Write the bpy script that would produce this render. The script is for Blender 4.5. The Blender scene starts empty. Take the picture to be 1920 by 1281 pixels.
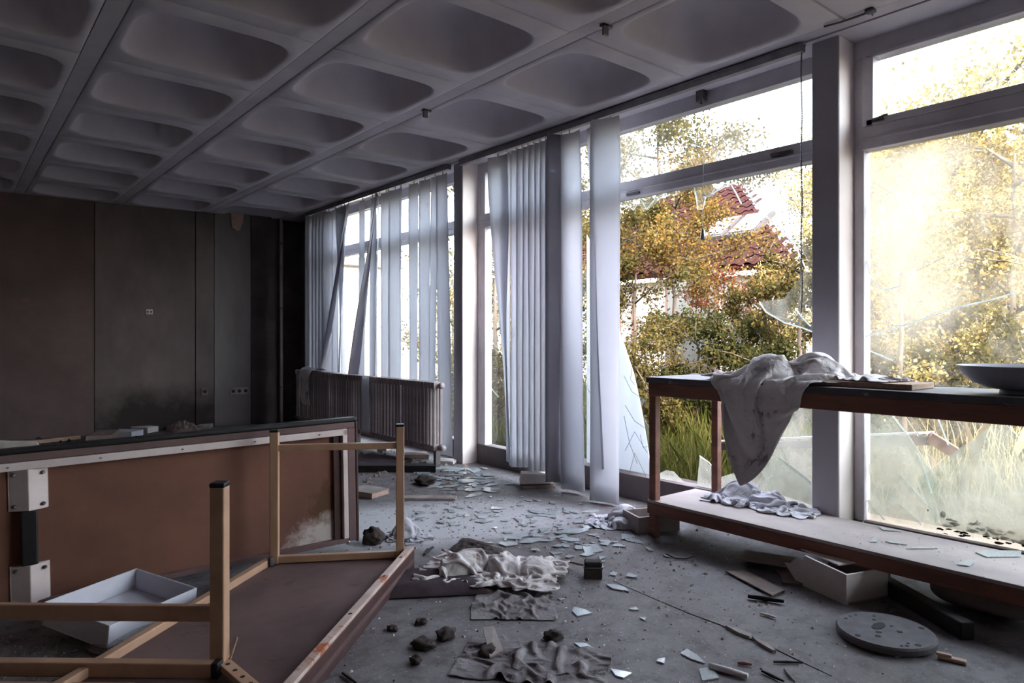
import bpy, bmesh, math, random
import numpy as np
from mathutils import Vector, Matrix, noise
R = math.radians
C = bpy.context.scene.collection
sc = bpy.context.scene

# ------------------------------------------------------------------ camera
FPX, HV, CAMZ = 1293.0, 632.0, 1.2
YAW = math.atan(1065 / FPX)
cam = bpy.data.objects.new('camera', bpy.data.cameras.new('camera'))
C.objects.link(cam)
cam.location = (0, 0, CAMZ)
cam.rotation_euler = (R(90), 0, -YAW)
cam.data.sensor_width = 36
cam.data.lens = FPX / 1920 * 36
cam.data.shift_y = -(640.5 - HV) / 1920
cam.data.clip_start = 0.02
sc.camera = cam
# ------------------------------------------------------------------ light
world = bpy.data.worlds.new('world')
sc.world = world
world.use_nodes = True
wn = world.node_tree.nodes
sky = wn.new('ShaderNodeTexSky')
sky.sky_type = 'NISHITA'
sky.sun_disc = False
sky.sun_elevation = R(32)
sky.sun_rotation = R(205)
sky.air_density = 1.0
sky.dust_density = 3.0
sky.ozone_density = 1.0
wn['Background'].inputs['Strength'].default_value = 0.7
hs = wn.new('ShaderNodeHueSaturation')          # thin high cloud: a paler sky
hs.inputs['Saturation'].default_value = .42
world.node_tree.links.new(sky.outputs[0], hs.inputs['Color'])
tint = wn.new('ShaderNodeMix'); tint.data_type = 'RGBA'; tint.blend_type = 'MULTIPLY'; tint.inputs[0].default_value = 1
tint.inputs[7].default_value = (1.03, 1.0, 1.0, 1)
world.node_tree.links.new(hs.outputs[0], tint.inputs[6])
world.node_tree.links.new(tint.outputs[2], wn['Background'].inputs[0])
sun = bpy.data.objects.new('sun', bpy.data.lights.new('sun', 'SUN'))
C.objects.link(sun)
sun.data.energy = 2.3
sun.data.angle = R(0.6)
sun.data.color = (1.0, 0.86, 0.66)
sun.rotation_euler = Vector((0.42, 0.70, -0.57)).to_track_quat('-Z', 'Y').to_euler()
sc.view_settings.view_transform = 'Standard'
sc.view_settings.look = 'None'
sc.view_settings.gamma = 1
sc.view_settings.use_curve_mapping = False
sc.view_settings.exposure = 2.62
sc.cycles.use_denoising = True
sc.cycles.max_bounces = 10
sc.cycles.diffuse_bounces = 6
sc.cycles.transparent_max_bounces = 24
sc.cycles.caustics_reflective = False
sc.cycles.caustics_refractive = False
sc.cycles.sample_clamp_indirect = 8

# ------------------------------------------------------------------ rays: from photo measurements to points on real planes
FW = Vector((math.sin(YAW), math.cos(YAW), 0))
RT = Vector((math.cos(YAW), -math.sin(YAW), 0))
CP = Vector((0, 0, CAMZ))
def ray(u, v): return FW * FPX + RT * (u - 960) + Vector((0, 0, HV - v))
def on_z(u, v, z=0.0):
    r = ray(u, v); return CP + r * ((z - CAMZ) / r.z)
def on_x(u, v, x):
    r = ray(u, v); return CP + r * (x / r.x)
def on_y(u, v, y):
    r = ray(u, v); return CP + r * (y / r.y)

# ------------------------------------------------------------------ materials
def lin(c):
    return tuple((x / 12.92 if x <= .04045 else ((x + .055) / 1.055) ** 2.4) for x in [k / 255 for k in c]) + (1,)
def newmat(name):
    m = bpy.data.materials.new(name); m.use_nodes = True
    return m, m.node_tree.nodes, m.node_tree.links
def noise_tex(N, L, scale, detail=5, rough=.6, coord='Object', stretch=None, dist=0):
    tc = N.new('ShaderNodeTexCoord'); t = N.new('ShaderNodeTexNoise')
    t.inputs['Scale'].default_value = scale; t.inputs['Detail'].default_value = detail
    t.inputs['Roughness'].default_value = rough; t.inputs['Distortion'].default_value = dist
    if stretch:
        mp = N.new('ShaderNodeMapping'); mp.inputs['Scale'].default_value = stretch
        L.new(tc.outputs[coord], mp.inputs[0]); L.new(mp.outputs[0], t.inputs['Vector'])
    else:
        L.new(tc.outputs[coord], t.inputs['Vector'])
    return t
def ramp(N, L, src, stops):
    r = N.new('ShaderNodeValToRGB')
    while len(r.color_ramp.elements) < len(stops): r.color_ramp.elements.new(.5)
    for e, (p, c) in zip(r.color_ramp.elements, stops):
        e.position = p; e.color = c if len(c) == 4 else tuple(c) + (1,)
    L.new(src, r.inputs[0]); return r
def mixc(N, L, fac, a, b, mode='MIX'):
    m = N.new('ShaderNodeMix'); m.data_type = 'RGBA'; m.blend_type = mode
    if hasattr(fac, 'is_linked'): L.new(fac, m.inputs[0])
    else: m.inputs[0].default_value = fac
    for k, s in ((6, a), (7, b)):
        if hasattr(s, 'is_linked'): L.new(s, m.inputs[k])
        else: m.inputs[k].default_value = s
    return m.outputs[2]
def mat(name, c1, c2=None, scale=6, rough=.7, bump=.15, metal=0, spots=None, spot_at=.62, spot_scale=None, stretch=None, fine=60, spec=.4):
    """mottled painted / worn surface: two colours by noise, optional third colour of stains"""
    m, N, L = newmat(name); b = N['Principled BSDF']
    c1 = lin(c1); c2 = lin(c2) if c2 else tuple(x * .8 for x in c1[:3]) + (1,)
    t = noise_tex(N, L, scale, 6, .62, stretch=stretch)
    col = ramp(N, L, t.outputs[0], [(.35, c1), (.68, c2)]).outputs[0]
    if spots:
        t2 = noise_tex(N, L, spot_scale or scale * 2.3, 8, .7, stretch=stretch, dist=.4)
        f = ramp(N, L, t2.outputs[0], [(spot_at, (0, 0, 0)), (spot_at + .07, (1, 1, 1))]).outputs[0]
        col = mixc(N, L, f, col, lin(spots))
    L.new(col, b.inputs['Base Color'])
    b.inputs['Roughness'].default_value = rough; b.inputs['Metallic'].default_value = metal
    b.inputs['Specular IOR Level'].default_value = spec
    if bump:
        t3 = noise_tex(N, L, fine, 6, .7)
        bp = N.new('ShaderNodeBump'); bp.inputs['Strength'].default_value = bump; bp.inputs['Distance'].default_value = .004
        L.new(t3.outputs[0], bp.inputs['Height']); L.new(bp.outputs[0], b.inputs['Normal'])
    return m
def fabric(name, c1, c2, trans=.45, scale=4, spots=None, spot_at=.6, stretch=None, weave=500, crumple=0):
    m, N, L = newmat(name); N.remove(N['Principled BSDF']); out = N['Material Output']
    t = noise_tex(N, L, scale, 7, .6, stretch=stretch)
    col = ramp(N, L, t.outputs[0], [(.35, lin(c1)), (.68, lin(c2))]).outputs[0]
    if spots:
        t2 = noise_tex(N, L, scale * 2, 8, .7, dist=.5)
        f = ramp(N, L, t2.outputs[0], [(spot_at, (0, 0, 0)), (spot_at + .1, (1, 1, 1))]).outputs[0]
        col = mixc(N, L, f, col, lin(spots))
    d = N.new('ShaderNodeBsdfDiffuse'); tr = N.new('ShaderNodeBsdfTranslucent'); mx = N.new('ShaderNodeMixShader')
    L.new(col, d.inputs[0]); L.new(col, tr.inputs[0]); mx.inputs[0].default_value = trans
    t3 = noise_tex(N, L, weave, 3, .6); bp = N.new('ShaderNodeBump'); bp.inputs['Strength'].default_value = .12; bp.inputs['Distance'].default_value = .002
    L.new(t3.outputs[0], bp.inputs['Height']); L.new(bp.outputs[0], d.inputs['Normal'])
    if crumple:
        t4 = noise_tex(N, L, 11, 5, .55, dist=1.2); b4 = N.new('ShaderNodeBump'); b4.inputs['Strength'].default_value = crumple; b4.inputs['Distance'].default_value = .03
        L.new(t4.outputs[0], b4.inputs['Height']); L.new(b4.outputs[0], bp.inputs['Normal'])
    L.new(d.outputs[0], mx.inputs[1]); L.new(tr.outputs[0], mx.inputs[2]); L.new(mx.outputs[0], out.inputs[0])
    return m
def glass(name, dirt_lo, dirt_hi, base=0.03, dirt=(205, 200, 190), scale=1.2, stretch=(1, 1, 1), low_z=None, tint=(.93, .97, .96, 1), most=.85, film=None):
    """thin pane: clear + mirror by fresnel + a film of dust (diffuse and translucent) by noise; low_z adds splash dirt near the sill"""
    m, N, L = newmat(name); N.remove(N['Principled BSDF']); out = N['Material Output']
    tp = N.new('ShaderNodeBsdfTransparent'); tp.inputs[0].default_value = tint
    gl = N.new('ShaderNodeBsdfGlossy'); gl.inputs['Roughness'].default_value = .03
    fr = N.new('ShaderNodeFresnel'); fr.inputs[0].default_value = 1.45
    ge = N.new('ShaderNodeNewGeometry'); io = N.new('ShaderNodeMapRange'); io.inputs[3].default_value = 1.45; io.inputs[4].default_value = 1 / 1.45   # same mirror on both faces of the sheet
    L.new(ge.outputs['Backfacing'], io.inputs[0]); L.new(io.outputs[0], fr.inputs[0])
    m1 = N.new('ShaderNodeMixShader'); L.new(fr.outputs[0], m1.inputs[0]); L.new(tp.outputs[0], m1.inputs[1]); L.new(gl.outputs[0], m1.inputs[2])
    t = noise_tex(N, L, scale, 6, .65, stretch=stretch)
    f = ramp(N, L, t.outputs[0], [(dirt_lo, (base,) * 3), (dirt_hi, (most,) * 3)]).outputs[0]
    if low_z:
        tc = N.new('ShaderNodeTexCoord'); sx = N.new('ShaderNodeSeparateXYZ'); L.new(tc.outputs['Object'], sx.inputs[0])
        mr = N.new('ShaderNodeMapRange'); mr.inputs[1].default_value = low_z[0]; mr.inputs[2].default_value = low_z[1]
        mr.inputs[3].default_value = low_z[2]; mr.inputs[4].default_value = 0
        L.new(sx.outputs[2], mr.inputs[0])
        t2 = noise_tex(N, L, 3.5, 6, .6)
        mu = N.new('ShaderNodeMath'); mu.operation = 'MULTIPLY'; L.new(mr.outputs[0], mu.inputs[0])
        mr2 = N.new('ShaderNodeMapRange'); mr2.inputs[1].default_value = .3; mr2.inputs[2].default_value = .6; L.new(t2.outputs[0], mr2.inputs[0]); L.new(mr2.outputs[0], mu.inputs[1])
        ad = N.new('ShaderNodeMath'); ad.operation = 'ADD'; ad.use_clamp = True; L.new(mu.outputs[0], ad.inputs[0]); L.new(f, ad.inputs[1]); f = ad.outputs[0]
    if film:      # one thick cloud of dust: place, size, amount
        tc = N.new('ShaderNodeTexCoord'); mp = N.new('ShaderNodeMapping'); mp.vector_type = 'TEXTURE'; mp.inputs['Location'].default_value = film[0]; mp.inputs['Scale'].default_value = film[1]
        L.new(tc.outputs['Object'], mp.inputs[0]); g = N.new('ShaderNodeTexGradient'); g.gradient_type = 'SPHERICAL'; L.new(mp.outputs[0], g.inputs[0])
        t5 = noise_tex(N, L, 2.2, 5, .6, stretch=(1, 2, .5)); q = N.new('ShaderNodeMath'); q.operation = 'MULTIPLY'; L.new(g.outputs['Fac'], q.inputs[0]); L.new(t5.outputs[0], q.inputs[1])
        q2 = N.new('ShaderNodeMath'); q2.operation = 'MULTIPLY_ADD'; q2.use_clamp = True; q2.inputs[1].default_value = film[2]; L.new(q.outputs[0], q2.inputs[0]); L.new(f, q2.inputs[2]); f = q2.outputs[0]
    d = N.new('ShaderNodeBsdfDiffuse'); d.inputs[0].default_value = lin(dirt)
    tr = N.new('ShaderNodeBsdfTranslucent'); tr.inputs[0].default_value = lin(dirt)
    m2 = N.new('ShaderNodeMixShader'); m2.inputs[0].default_value = .6; L.new(d.outputs[0], m2.inputs[1]); L.new(tr.outputs[0], m2.inputs[2])
    m3 = N.new('ShaderNodeMixShader'); L.new(f, m3.inputs[0]); L.new(m1.outputs[0], m3.inputs[1]); L.new(m2.outputs[0], m3.inputs[2])
    L.new(m3.outputs[0], out.inputs[0]); return m
def leafmat(name, cols, trans=.5):
    m, N, L = newmat(name); N.remove(N['Principled BSDF']); out = N['Material Output']
    g = N.new('ShaderNodeNewGeometry')
    col = ramp(N, L, g.outputs['Random Per Island'], [(i / max(1, len(cols) - 1), lin(c)) for i, c in enumerate(cols)]).outputs[0]
    d = N.new('ShaderNodeBsdfDiffuse'); tr = N.new('ShaderNodeBsdfTranslucent'); mx = N.new('ShaderNodeMixShader'); mx.inputs[0].default_value = trans
    L.new(col, d.inputs[0]); L.new(col, tr.inputs[0]); L.new(d.outputs[0], mx.inputs[1]); L.new(tr.outputs[0], mx.inputs[2])
    L.new(mx.outputs[0], out.inputs[0]); return m

M = {}
XG_ = 3.985       # plane of the panes
M['ceiling'] = mat('dusty white ceiling paint', (205, 198, 204), (186, 180, 188), 2.2, .85, .2, spots=(150, 140, 145), spot_at=.72)
M['strip'] = mat('ceiling joint filler', (198, 190, 197), (180, 174, 182), 3, .85, .15)
M['palewall'] = mat('pale wall paint', (206, 196, 192), (190, 180, 178), 1.6, .9, .2)  # unseen walls, tone made up pale to bounce light inward
M['wall'] = mat('grimy wall paper', (129, 115, 111), (99, 89, 87), 1.6, .9, .25, spots=(60, 52, 50), spot_at=.66, spot_scale=2.2, stretch=(1, 1, .5))
M['wallred'] = mat('damp reddish wall paper', (116, 97, 94), (92, 78, 76), 1.4, .9, .25, spots=(122, 96, 88), spot_at=.62, spot_scale=1.9)
M['wallblack'] = mat('dark grey plaster', (92, 84, 82), (70, 64, 62), 3, .95, .3)  # plain darker tone towards the far corner
M['wallpale'] = mat('bare grey plaster', (135, 129, 127), (113, 108, 106), 2.5, .9, .25, stretch=(1, 1, .3))
M['pillar'] = mat('lit column face grey', (236, 224, 222), (222, 210, 210), 1.5, .6, .08, spots=(120, 108, 104), spot_at=.76, spot_scale=14)  # column side with window light painted into the tone
M['pillarshade'] = mat('shaded column face grey', (176, 172, 180), (160, 156, 164), 1.5, .6, .08, spots=(70, 64, 64), spot_at=.74, spot_scale=12)  # same column, backlit shade painted into the tone
M['frame'] = mat('grey window frame paint', (206, 202, 210), (180, 176, 184), 3, .55, .12, spots=(70, 62, 60), spot_at=.70, spot_scale=9)
M['sill'] = mat('dark sill board', (112, 102, 102), (86, 78, 80), 3, .7, .15, spots=(98, 92, 90), spot_at=.66)
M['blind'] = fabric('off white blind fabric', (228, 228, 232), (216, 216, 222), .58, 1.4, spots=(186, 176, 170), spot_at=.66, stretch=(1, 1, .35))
M['blindgrey'] = fabric('shadowed grey blind fabric', (176, 172, 178), (156, 152, 160), .35, 1.4)  # same blind fabric, shade put into a darker grey
M['rail'] = mat('grey aluminium rail', (150, 148, 154), (120, 118, 124), 6, .4, .05, .5)
M['radiator'] = mat('dusty brown grey radiator paint', (170, 156, 156), (142, 130, 130), 4, .65, .1, spots=(84, 66, 58), spot_at=.68)
M['bench'] = mat('dark stained bench timber', (138, 92, 76), (102, 68, 58), 5, .6, .15, spots=(42, 28, 26), spot_at=.64, stretch=(3, .5, 3))
M['benchtop'] = mat('dusty black bench laminate', (84, 82, 88), (66, 64, 70), 5, .55, .08, spots=(150, 148, 152), spot_at=.60, spot_scale=7)
M['shelf'] = mat('dusty lower shelf board', (176, 164, 160), (146, 134, 134), 3, .75, .12, spots=(150, 112, 84), spot_at=.63, spot_scale=3.1, stretch=(1, .5, 1))
M['hard'] = mat('brown hardboard', (123, 82, 66), (103, 68, 57), 3, .8, .12, spots=(74, 52, 46), spot_at=.68, spot_scale=1.8)
M['hard2'] = mat('dusty brown table underside', (112, 88, 86), (86, 68, 68), 3, .8, .15, spots=(64, 50, 50), spot_at=.62, spot_scale=4.5)
M['mould'] = mat('white mould bloom', (178, 168, 164), (120, 92, 78), 14, .95, .3)
M['tan'] = mat('tan enamelled steel tube', (188, 150, 124), (166, 130, 106), 6, .45, .06, spots=(84, 54, 38), spot_at=.70, spot_scale=13)
M['rust'] = mat('rusty pale steel rail', (206, 182, 172), (170, 146, 136), 7, .6, .15, spots=(166, 84, 40), spot_at=.57, spot_scale=6)
M['edge'] = mat('dark red brown table edge', (76, 46, 44), (52, 34, 34), 8, .6, .1)
M['blackplastic'] = mat('black plastic', (30, 29, 31), (22, 21, 23), 20, .5, .05)
M['white'] = mat('dirty white paint', (214, 206, 204), (196, 186, 184), 6, .55, .06, spots=(120, 104, 96), spot_at=.70, spot_scale=13)
M['tray'] = mat('scuffed white plastic', (206, 204, 212), (186, 184, 194), 4, .5, .05, spots=(110, 104, 104), spot_at=.70, spot_scale=8)
M['bracket'] = mat('pinkish white enamel bracket', (212, 196, 192), (194, 178, 176), 7, .5, .05)
M['steel'] = mat('dull steel', (120, 116, 118), (84, 80, 82), 12, .4, .05, .8)
M['cloth'] = fabric('dirty linen cloth', (232, 227, 229), (204, 197, 200), .12, 3.5, spots=(112, 104, 106), spot_at=.56, crumple=.6)
M['clothw'] = fabric('white cotton cloth', (216, 216, 222), (184, 182, 190), .15, 5, spots=(128, 116, 110), spot_at=.66, crumple=.4)
M['clothfloor'] = fabric('mud stained white cloth', (232, 226, 226), (196, 186, 186), .12, 3.2, spots=(96, 78, 70), spot_at=.57, crumple=.5)
M['rag'] = fabric('grey muddy rag', (150, 144, 146), (110, 102, 104), .05, 6, spots=(64, 56, 56), spot_at=.58, crumple=.5)
M['mat'] = fabric('dark brown mat', (86, 76, 80), (62, 54, 58), .02, 7)
M['mud'] = mat('dark mud', (70, 58, 56), (48, 40, 38), 20, .95, .6, fine=90)
M['wood'] = mat('raw pale wood', (178, 150, 128), (146, 118, 98), 8, .75, .15, stretch=(1, 6, 6))
M['card'] = mat('grey brown cardboard', (142, 126, 118), (112, 98, 92), 7, .85, .1, spots=(74, 62, 58), spot_at=.65)
M['paper'] = mat('dirty paper', (168, 158, 154), (132, 122, 118), 9, .9, .1)
M['pink'] = mat('pinkish torn wall paper', (206, 176, 160), (176, 146, 132), 6, .9, .1)
M['dark'] = mat('soot black wood', (40, 36, 37), (28, 25, 27), 8, .8, .2, spots=(78, 72, 72), spot_at=.68)
M['bowl'] = mat('dusty blue grey enamel', (150, 148, 158), (122, 120, 130), 6, .35, .04, spots=(130, 126, 128), spot_at=.70)
M['bag'] = fabric('grey brown padded bag', (150, 142, 140), (124, 116, 116), .02, 6)
M['disc'] = mat('grey wooden disc', (108, 104, 108), (88, 84, 88), 12, .8, .12, spots=(70, 62, 60), spot_at=.68)
M['frayed'] = mat('shard grey', (150, 160, 162), (120, 130, 134), 9, .3, .02)
M['crack'] = fabric('bright glass fracture edge', (244, 248, 248), (226, 234, 236), .6, 20)  # white stands in for sky light refracted by the break
M['crackdark'] = mat('dark glass fracture line', (74, 80, 84), (50, 56, 60), 20, .4, 0)
M['glass_top'] = glass('pane with light dust', .45, .85, .025, scale=1.6, stretch=(1, 2.2, .35), most=.35)
M['glass_haze'] = glass('pane with heavy dust film', .49, .68, .02, dirt=(216, 204, 186), scale=.62, stretch=(1, 1.1, .8), low_z=(.2, .9, .6), most=.42, film=((XG_, 1.56, 1.80), (1, .48, .80), .85))
M['glass_clear'] = glass('nearly clean pane', .5, .9, .012, scale=1.6, most=.12)
M['glass_shard'] = glass('broken pane with dust', .46, .8, .06, scale=2.4, low_z=(.2, .75, .4), most=.4)
# pieces of glass on the floor
m, N, L = newmat('floor glass'); b = N['Principled BSDF']
t = noise_tex(N, L, 9, 5)
L.new(ramp(N, L, t.outputs[0], [(.35, lin((204, 210, 213))), (.7, lin((150, 158, 162)))]).outputs[0], b.inputs['Base Color'])  # pale tone stands for dust and reflected sky
b.inputs['Roughness'].default_value = .16; b.inputs['Specular IOR Level'].default_value = .9; b.inputs['Alpha'].default_value = .8
M['floorglass'] = m
M['bark'] = mat('grey brown bark', (69, 60, 53), (43, 37, 33), 9, .95, .5, stretch=(1, 1, .25), fine=30)
M['soil'] = mat('leaf strewn soil', (69, 60, 39), (46, 46, 28), 2.5, .95, .4, spots=(91, 73, 42), spot_at=.6)
M['render'] = mat('white house render', (130, 124, 118), (118, 112, 108), 1.5, .9, .1)
M['outwall'] = mat('bright white wall', (232, 226, 220), (218, 212, 206), 1.5, .9, .1)
M['tile'] = mat('red clay roof tile', (37, 15, 13), (25, 11, 11), 3, .9, .2, spec=.08)
M['housewin'] = mat('dark window glass', (38, 40, 42), (30, 32, 34), 4, .12, 0, spec=.8)
M['brownwood'] = mat('brown door boards', (78, 58, 48), (58, 44, 38), 6, .7, .1, stretch=(1, 6, .4))
M['skypane'] = mat('grey skylight pane', (84, 88, 96), (76, 80, 88), 4, .3, 0)
M['beam'] = mat('weathered black brown beam', (70, 60, 56), (44, 38, 38), 7, .9, .4, stretch=(3, .5, 3))
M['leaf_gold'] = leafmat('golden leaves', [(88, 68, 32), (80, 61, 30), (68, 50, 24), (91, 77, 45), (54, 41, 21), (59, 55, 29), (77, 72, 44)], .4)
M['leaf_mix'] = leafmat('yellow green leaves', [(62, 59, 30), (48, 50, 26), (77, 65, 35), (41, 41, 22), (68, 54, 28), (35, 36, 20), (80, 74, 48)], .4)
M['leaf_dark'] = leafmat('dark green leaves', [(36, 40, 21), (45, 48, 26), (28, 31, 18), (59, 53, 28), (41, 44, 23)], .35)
M['leaf_light'] = leafmat('pale sunlit leaves', [(132, 113, 71), (122, 101, 54), (143, 128, 89), (112, 95, 58), (101, 92, 52), (83, 77, 43)], .4)  # sun on the foliage is put into these paler colours
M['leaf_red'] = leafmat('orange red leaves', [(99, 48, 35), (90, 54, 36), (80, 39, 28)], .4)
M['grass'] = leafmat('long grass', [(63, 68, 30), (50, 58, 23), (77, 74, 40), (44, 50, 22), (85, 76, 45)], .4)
M['straw'] = leafmat('dry straw', [(154, 133, 96), (139, 117, 82), (166, 148, 112)], .3)

# floor: worn grey screed, dust pale towards the windows, mud film
m, N, L = newmat('worn grey floor'); b = N['Principled BSDF']
t1 = noise_tex(N, L, 1.3, 8, .65); t2 = noise_tex(N, L, 9, 8, .75); t3 = noise_tex(N, L, 55, 4, .7)
col = ramp(N, L, t1.outputs[0], [(.32, lin((88, 84, 86))), (.5, lin((112, 107, 109))), (.68, lin((97, 90, 90)))]).outputs[0]
f = ramp(N, L, t2.outputs[0], [(.46, (0, 0, 0)), (.66, (1, 1, 1))]).outputs[0]
col = mixc(N, L, f, col, lin((72, 65, 65)))
f = ramp(N, L, t3.outputs[0], [(.60, (0, 0, 0)), (.70, (.8, .8, .8))]).outputs[0]
col = mixc(N, L, f, col, lin((168, 164, 168)))
# spilled pale plaster dust, a patch with its own outline
tc = N.new('ShaderNodeTexCoord'); mp = N.new('ShaderNodeMapping'); mp.vector_type = 'TEXTURE'
mp.inputs['Location'].default_value = (2.55, 3.75, 0); mp.inputs['Scale'].default_value = (1.25, .75, 1); mp.inputs['Rotation'].default_value = (0, 0, R(-25))
L.new(tc.outputs['Object'], mp.inputs[0]); gr = N.new('ShaderNodeTexGradient'); gr.gradient_type = 'SPHERICAL'; L.new(mp.outputs[0], gr.inputs[0])
mu = N.new('ShaderNodeMath'); mu.operation = 'MULTIPLY'; L.new(gr.outputs['Fac'], mu.inputs[0]); L.new(t2.outputs[0], mu.inputs[1])
f = ramp(N, L, mu.outputs[0], [(.05, (0, 0, 0)), (.24, (.9, .9, .9))]).outputs[0]
col = mixc(N, L, f, col, lin((186, 186, 190)))
L.new(col, b.inputs['Base Color']); b.inputs['Roughness'].default_value = .62; b.inputs['Specular IOR Level'].default_value = .35
bp = N.new('ShaderNodeBump'); bp.inputs['Strength'].default_value = .35; bp.inputs['Distance'].default_value = .006
L.new(t2.outputs[0], bp.inputs['Height']); bp2 = N.new('ShaderNodeBump'); bp2.inputs['Strength'].default_value = .4; bp2.inputs['Distance'].default_value = .003
L.new(t3.outputs[0], bp2.inputs['Height']); L.new(bp.outputs[0], bp2.inputs['Normal']); L.new(bp2.outputs[0], b.inputs['Normal'])
M['floor'] = m

# ------------------------------------------------------------------ mesh helpers
class MB:
    def __init__(s): s.v = []; s.f = []
    def add(s, vs, fs):
        n = len(s.v); s.v += [tuple(p) for p in vs]; s.f += [tuple(i + n for i in f) for f in fs]; return s
    def box(s, lo, hi, mtx=None):
        x0, y0, z0 = lo; x1, y1, z1 = hi
        vs = [Vector(p) for p in ((x0,y0,z0),(x1,y0,z0),(x1,y1,z0),(x0,y1,z0),(x0,y0,z1),(x1,y0,z1),(x1,y1,z1),(x0,y1,z1))]
        if mtx: vs = [mtx @ p for p in vs]
        return s.add(vs, [(3,2,1,0),(4,5,6,7),(0,1,5,4),(1,2,6,5),(2,3,7,6),(3,0,4,7)])
    def bar(s, a, b, w, h, up=(0, 0, 1)):
        """rectangular bar from a to b, w across, h along up"""
        a, b = Vector(a), Vector(b); d = (b - a).normalized(); up = Vector(up)
        if abs(d.dot(up)) > .98: up = Vector((1, 0, 0))
        sd = d.cross(up).normalized(); u = sd.cross(d).normalized()
        vs = []
        for p in (a, b):
            for i, j in ((-1,-1),(1,-1),(1,1),(-1,1)): vs.append(p + sd * (i * w / 2) + u * (j * h / 2))
        return s.add(vs, [(0,1,2,3),(7,6,5,4),(0,4,5,1),(1,5,6,2),(2,6,7,3),(3,7,4,0)])
    def prism(s, pts, n, t):
        """flat polygon (3D points) given thickness t along n"""
        n = Vector(n) * t; k = len(pts); pts = [Vector(p) for p in pts]
        vs = pts + [p + n for p in pts]
        fs = [tuple(range(k - 1, -1, -1)), tuple(range(k, 2 * k))] + [(i, (i + 1) % k, (i + 1) % k + k, i + k) for i in range(k)]
        return s.add(vs, fs)
    def tube(s, path, r, n=8, cap=True):
        path = [Vector(p) for p in path]; rs = r if isinstance(r, (list, tuple)) else [r] * len(path)
        vs = []; prev = None
        for i, p in enumerate(path):
            d = (path[min(i + 1, len(path) - 1)] - path[max(i - 1, 0)]).normalized()
            if prev is None: prev = Vector((0, 0, 1)) if abs(d.z) < .9 else Vector((1, 0, 0))
            sd = d.cross(prev).normalized(); up = sd.cross(d).normalized(); prev = up
            for k in range(n):
                a = 2 * math.pi * k / n; vs.append(p + (sd * math.cos(a) + up * math.sin(a)) * rs[i])
        fs = []
        for i in range(len(path) - 1):
            for k in range(n): fs.append((i*n+k, i*n+(k+1)%n, (i+1)*n+(k+1)%n, (i+1)*n+k))
        if cap: fs += [tuple(range(n - 1, -1, -1)), tuple(range((len(path)-1)*n, len(path)*n))]
        return s.add(vs, fs)
    def lathe(s, prof, c=(0, 0, 0), n=32, sx=1, sy=1):
        vs = []; cx, cy, cz = c
        for r, z in prof:
            for k in range(n):
                a = 2 * math.pi * k / n; vs.append((cx + r * sx * math.cos(a), cy + r * sy * math.sin(a), cz + z))
        fs = []
        for i in range(len(prof) - 1):
            for k in range(n): fs.append((i*n+k, i*n+(k+1)%n, (i+1)*n+(k+1)%n, (i+1)*n+k))
        fs += [tuple(range(n - 1, -1, -1)), tuple(range((len(prof)-1)*n, len(prof)*n))]
        return s.add(vs, fs)
    def grid(s, fn, nu, nv):
        vs = [fn(i / (nu - 1), j / (nv - 1)) for j in range(nv) for i in range(nu)]
        fs = [(j*nu+i, j*nu+i+1, (j+1)*nu+i+1, (j+1)*nu+i) for j in range(nv-1) for i in range(nu-1)]
        return s.add(vs, fs)
    def mesh(s, name, m, smooth=False):
        me = bpy.data.meshes.new(name); me.from_pydata(s.v, [], s.f); me.materials.append(M[m] if isinstance(m, str) else m)
        if smooth: me.polygons.foreach_set('use_smooth', [True] * len(me.polygons))
        me.update(); return me
    def build(s, name, m, parent=None, smooth=False, bevel=0, solid=0, sub=0):
        return put(name, s.mesh(name, m, smooth), parent, bevel, solid, sub)
def put(name, me, parent=None, bevel=0, solid=0, sub=0):
    o = bpy.data.objects.new(name, me); C.objects.link(o)
    if parent:
        o.parent = parent; o.matrix_parent_inverse = (Matrix.LocRotScale(parent.location, parent.rotation_euler, parent.scale)).inverted() if parent.parent is None else Matrix()
    if solid:
        k = o.modifiers.new('thickness', 'SOLIDIFY'); k.thickness = solid; k.offset = 0
    if sub:
        k = o.modifiers.new('smooth', 'SUBSURF'); k.levels = sub; k.render_levels = sub
    if bevel:
        k = o.modifiers.new('edge', 'BEVEL'); k.width = bevel; k.segments = 2; k.limit_method = 'ANGLE'
    return o
def tag(o, label, cat, group=None, kind=None):
    o['label'] = label; o['category'] = cat
    if group: o['group'] = group
    if kind: o['kind'] = kind
    return o
def thing(name, loc, label, cat, group=None):
    o = bpy.data.objects.new(name, None); C.objects.link(o); o.location = loc; o.empty_display_size = .1
    return tag(o, label, cat, group)
def struct(o, label=None):
    o['kind'] = 'structure'
    if label: o['label'] = label
    return o
def stuff(o): o['kind'] = 'stuff'; return o
def dup(o, loc=None, rot=None, parent=None):
    c = o.copy(); C.objects.link(c)
    if parent: c.parent = parent
    if loc is not None: c.location = loc
    if rot is not None: c.rotation_euler = rot
    for ch in list(o.children):
        dup(ch, parent=c)
    return c
def fbm(p, H=1.0, oct=4): return noise.fractal(Vector(p), H, 2.0, oct)
def ridge(p):
    v = 0; a = 1; p = Vector(p)
    for k in range(3):
        v += a * (1 - abs(noise.noise(p)) * 2.2); p = p * 1.9 + Vector((7.1, 3.3, 1.7)); a *= .5
    return v / 1.75

CEIL = 2.853
XW = 3.97          # inner line of the window wall
XG = 3.985         # glass line
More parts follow.
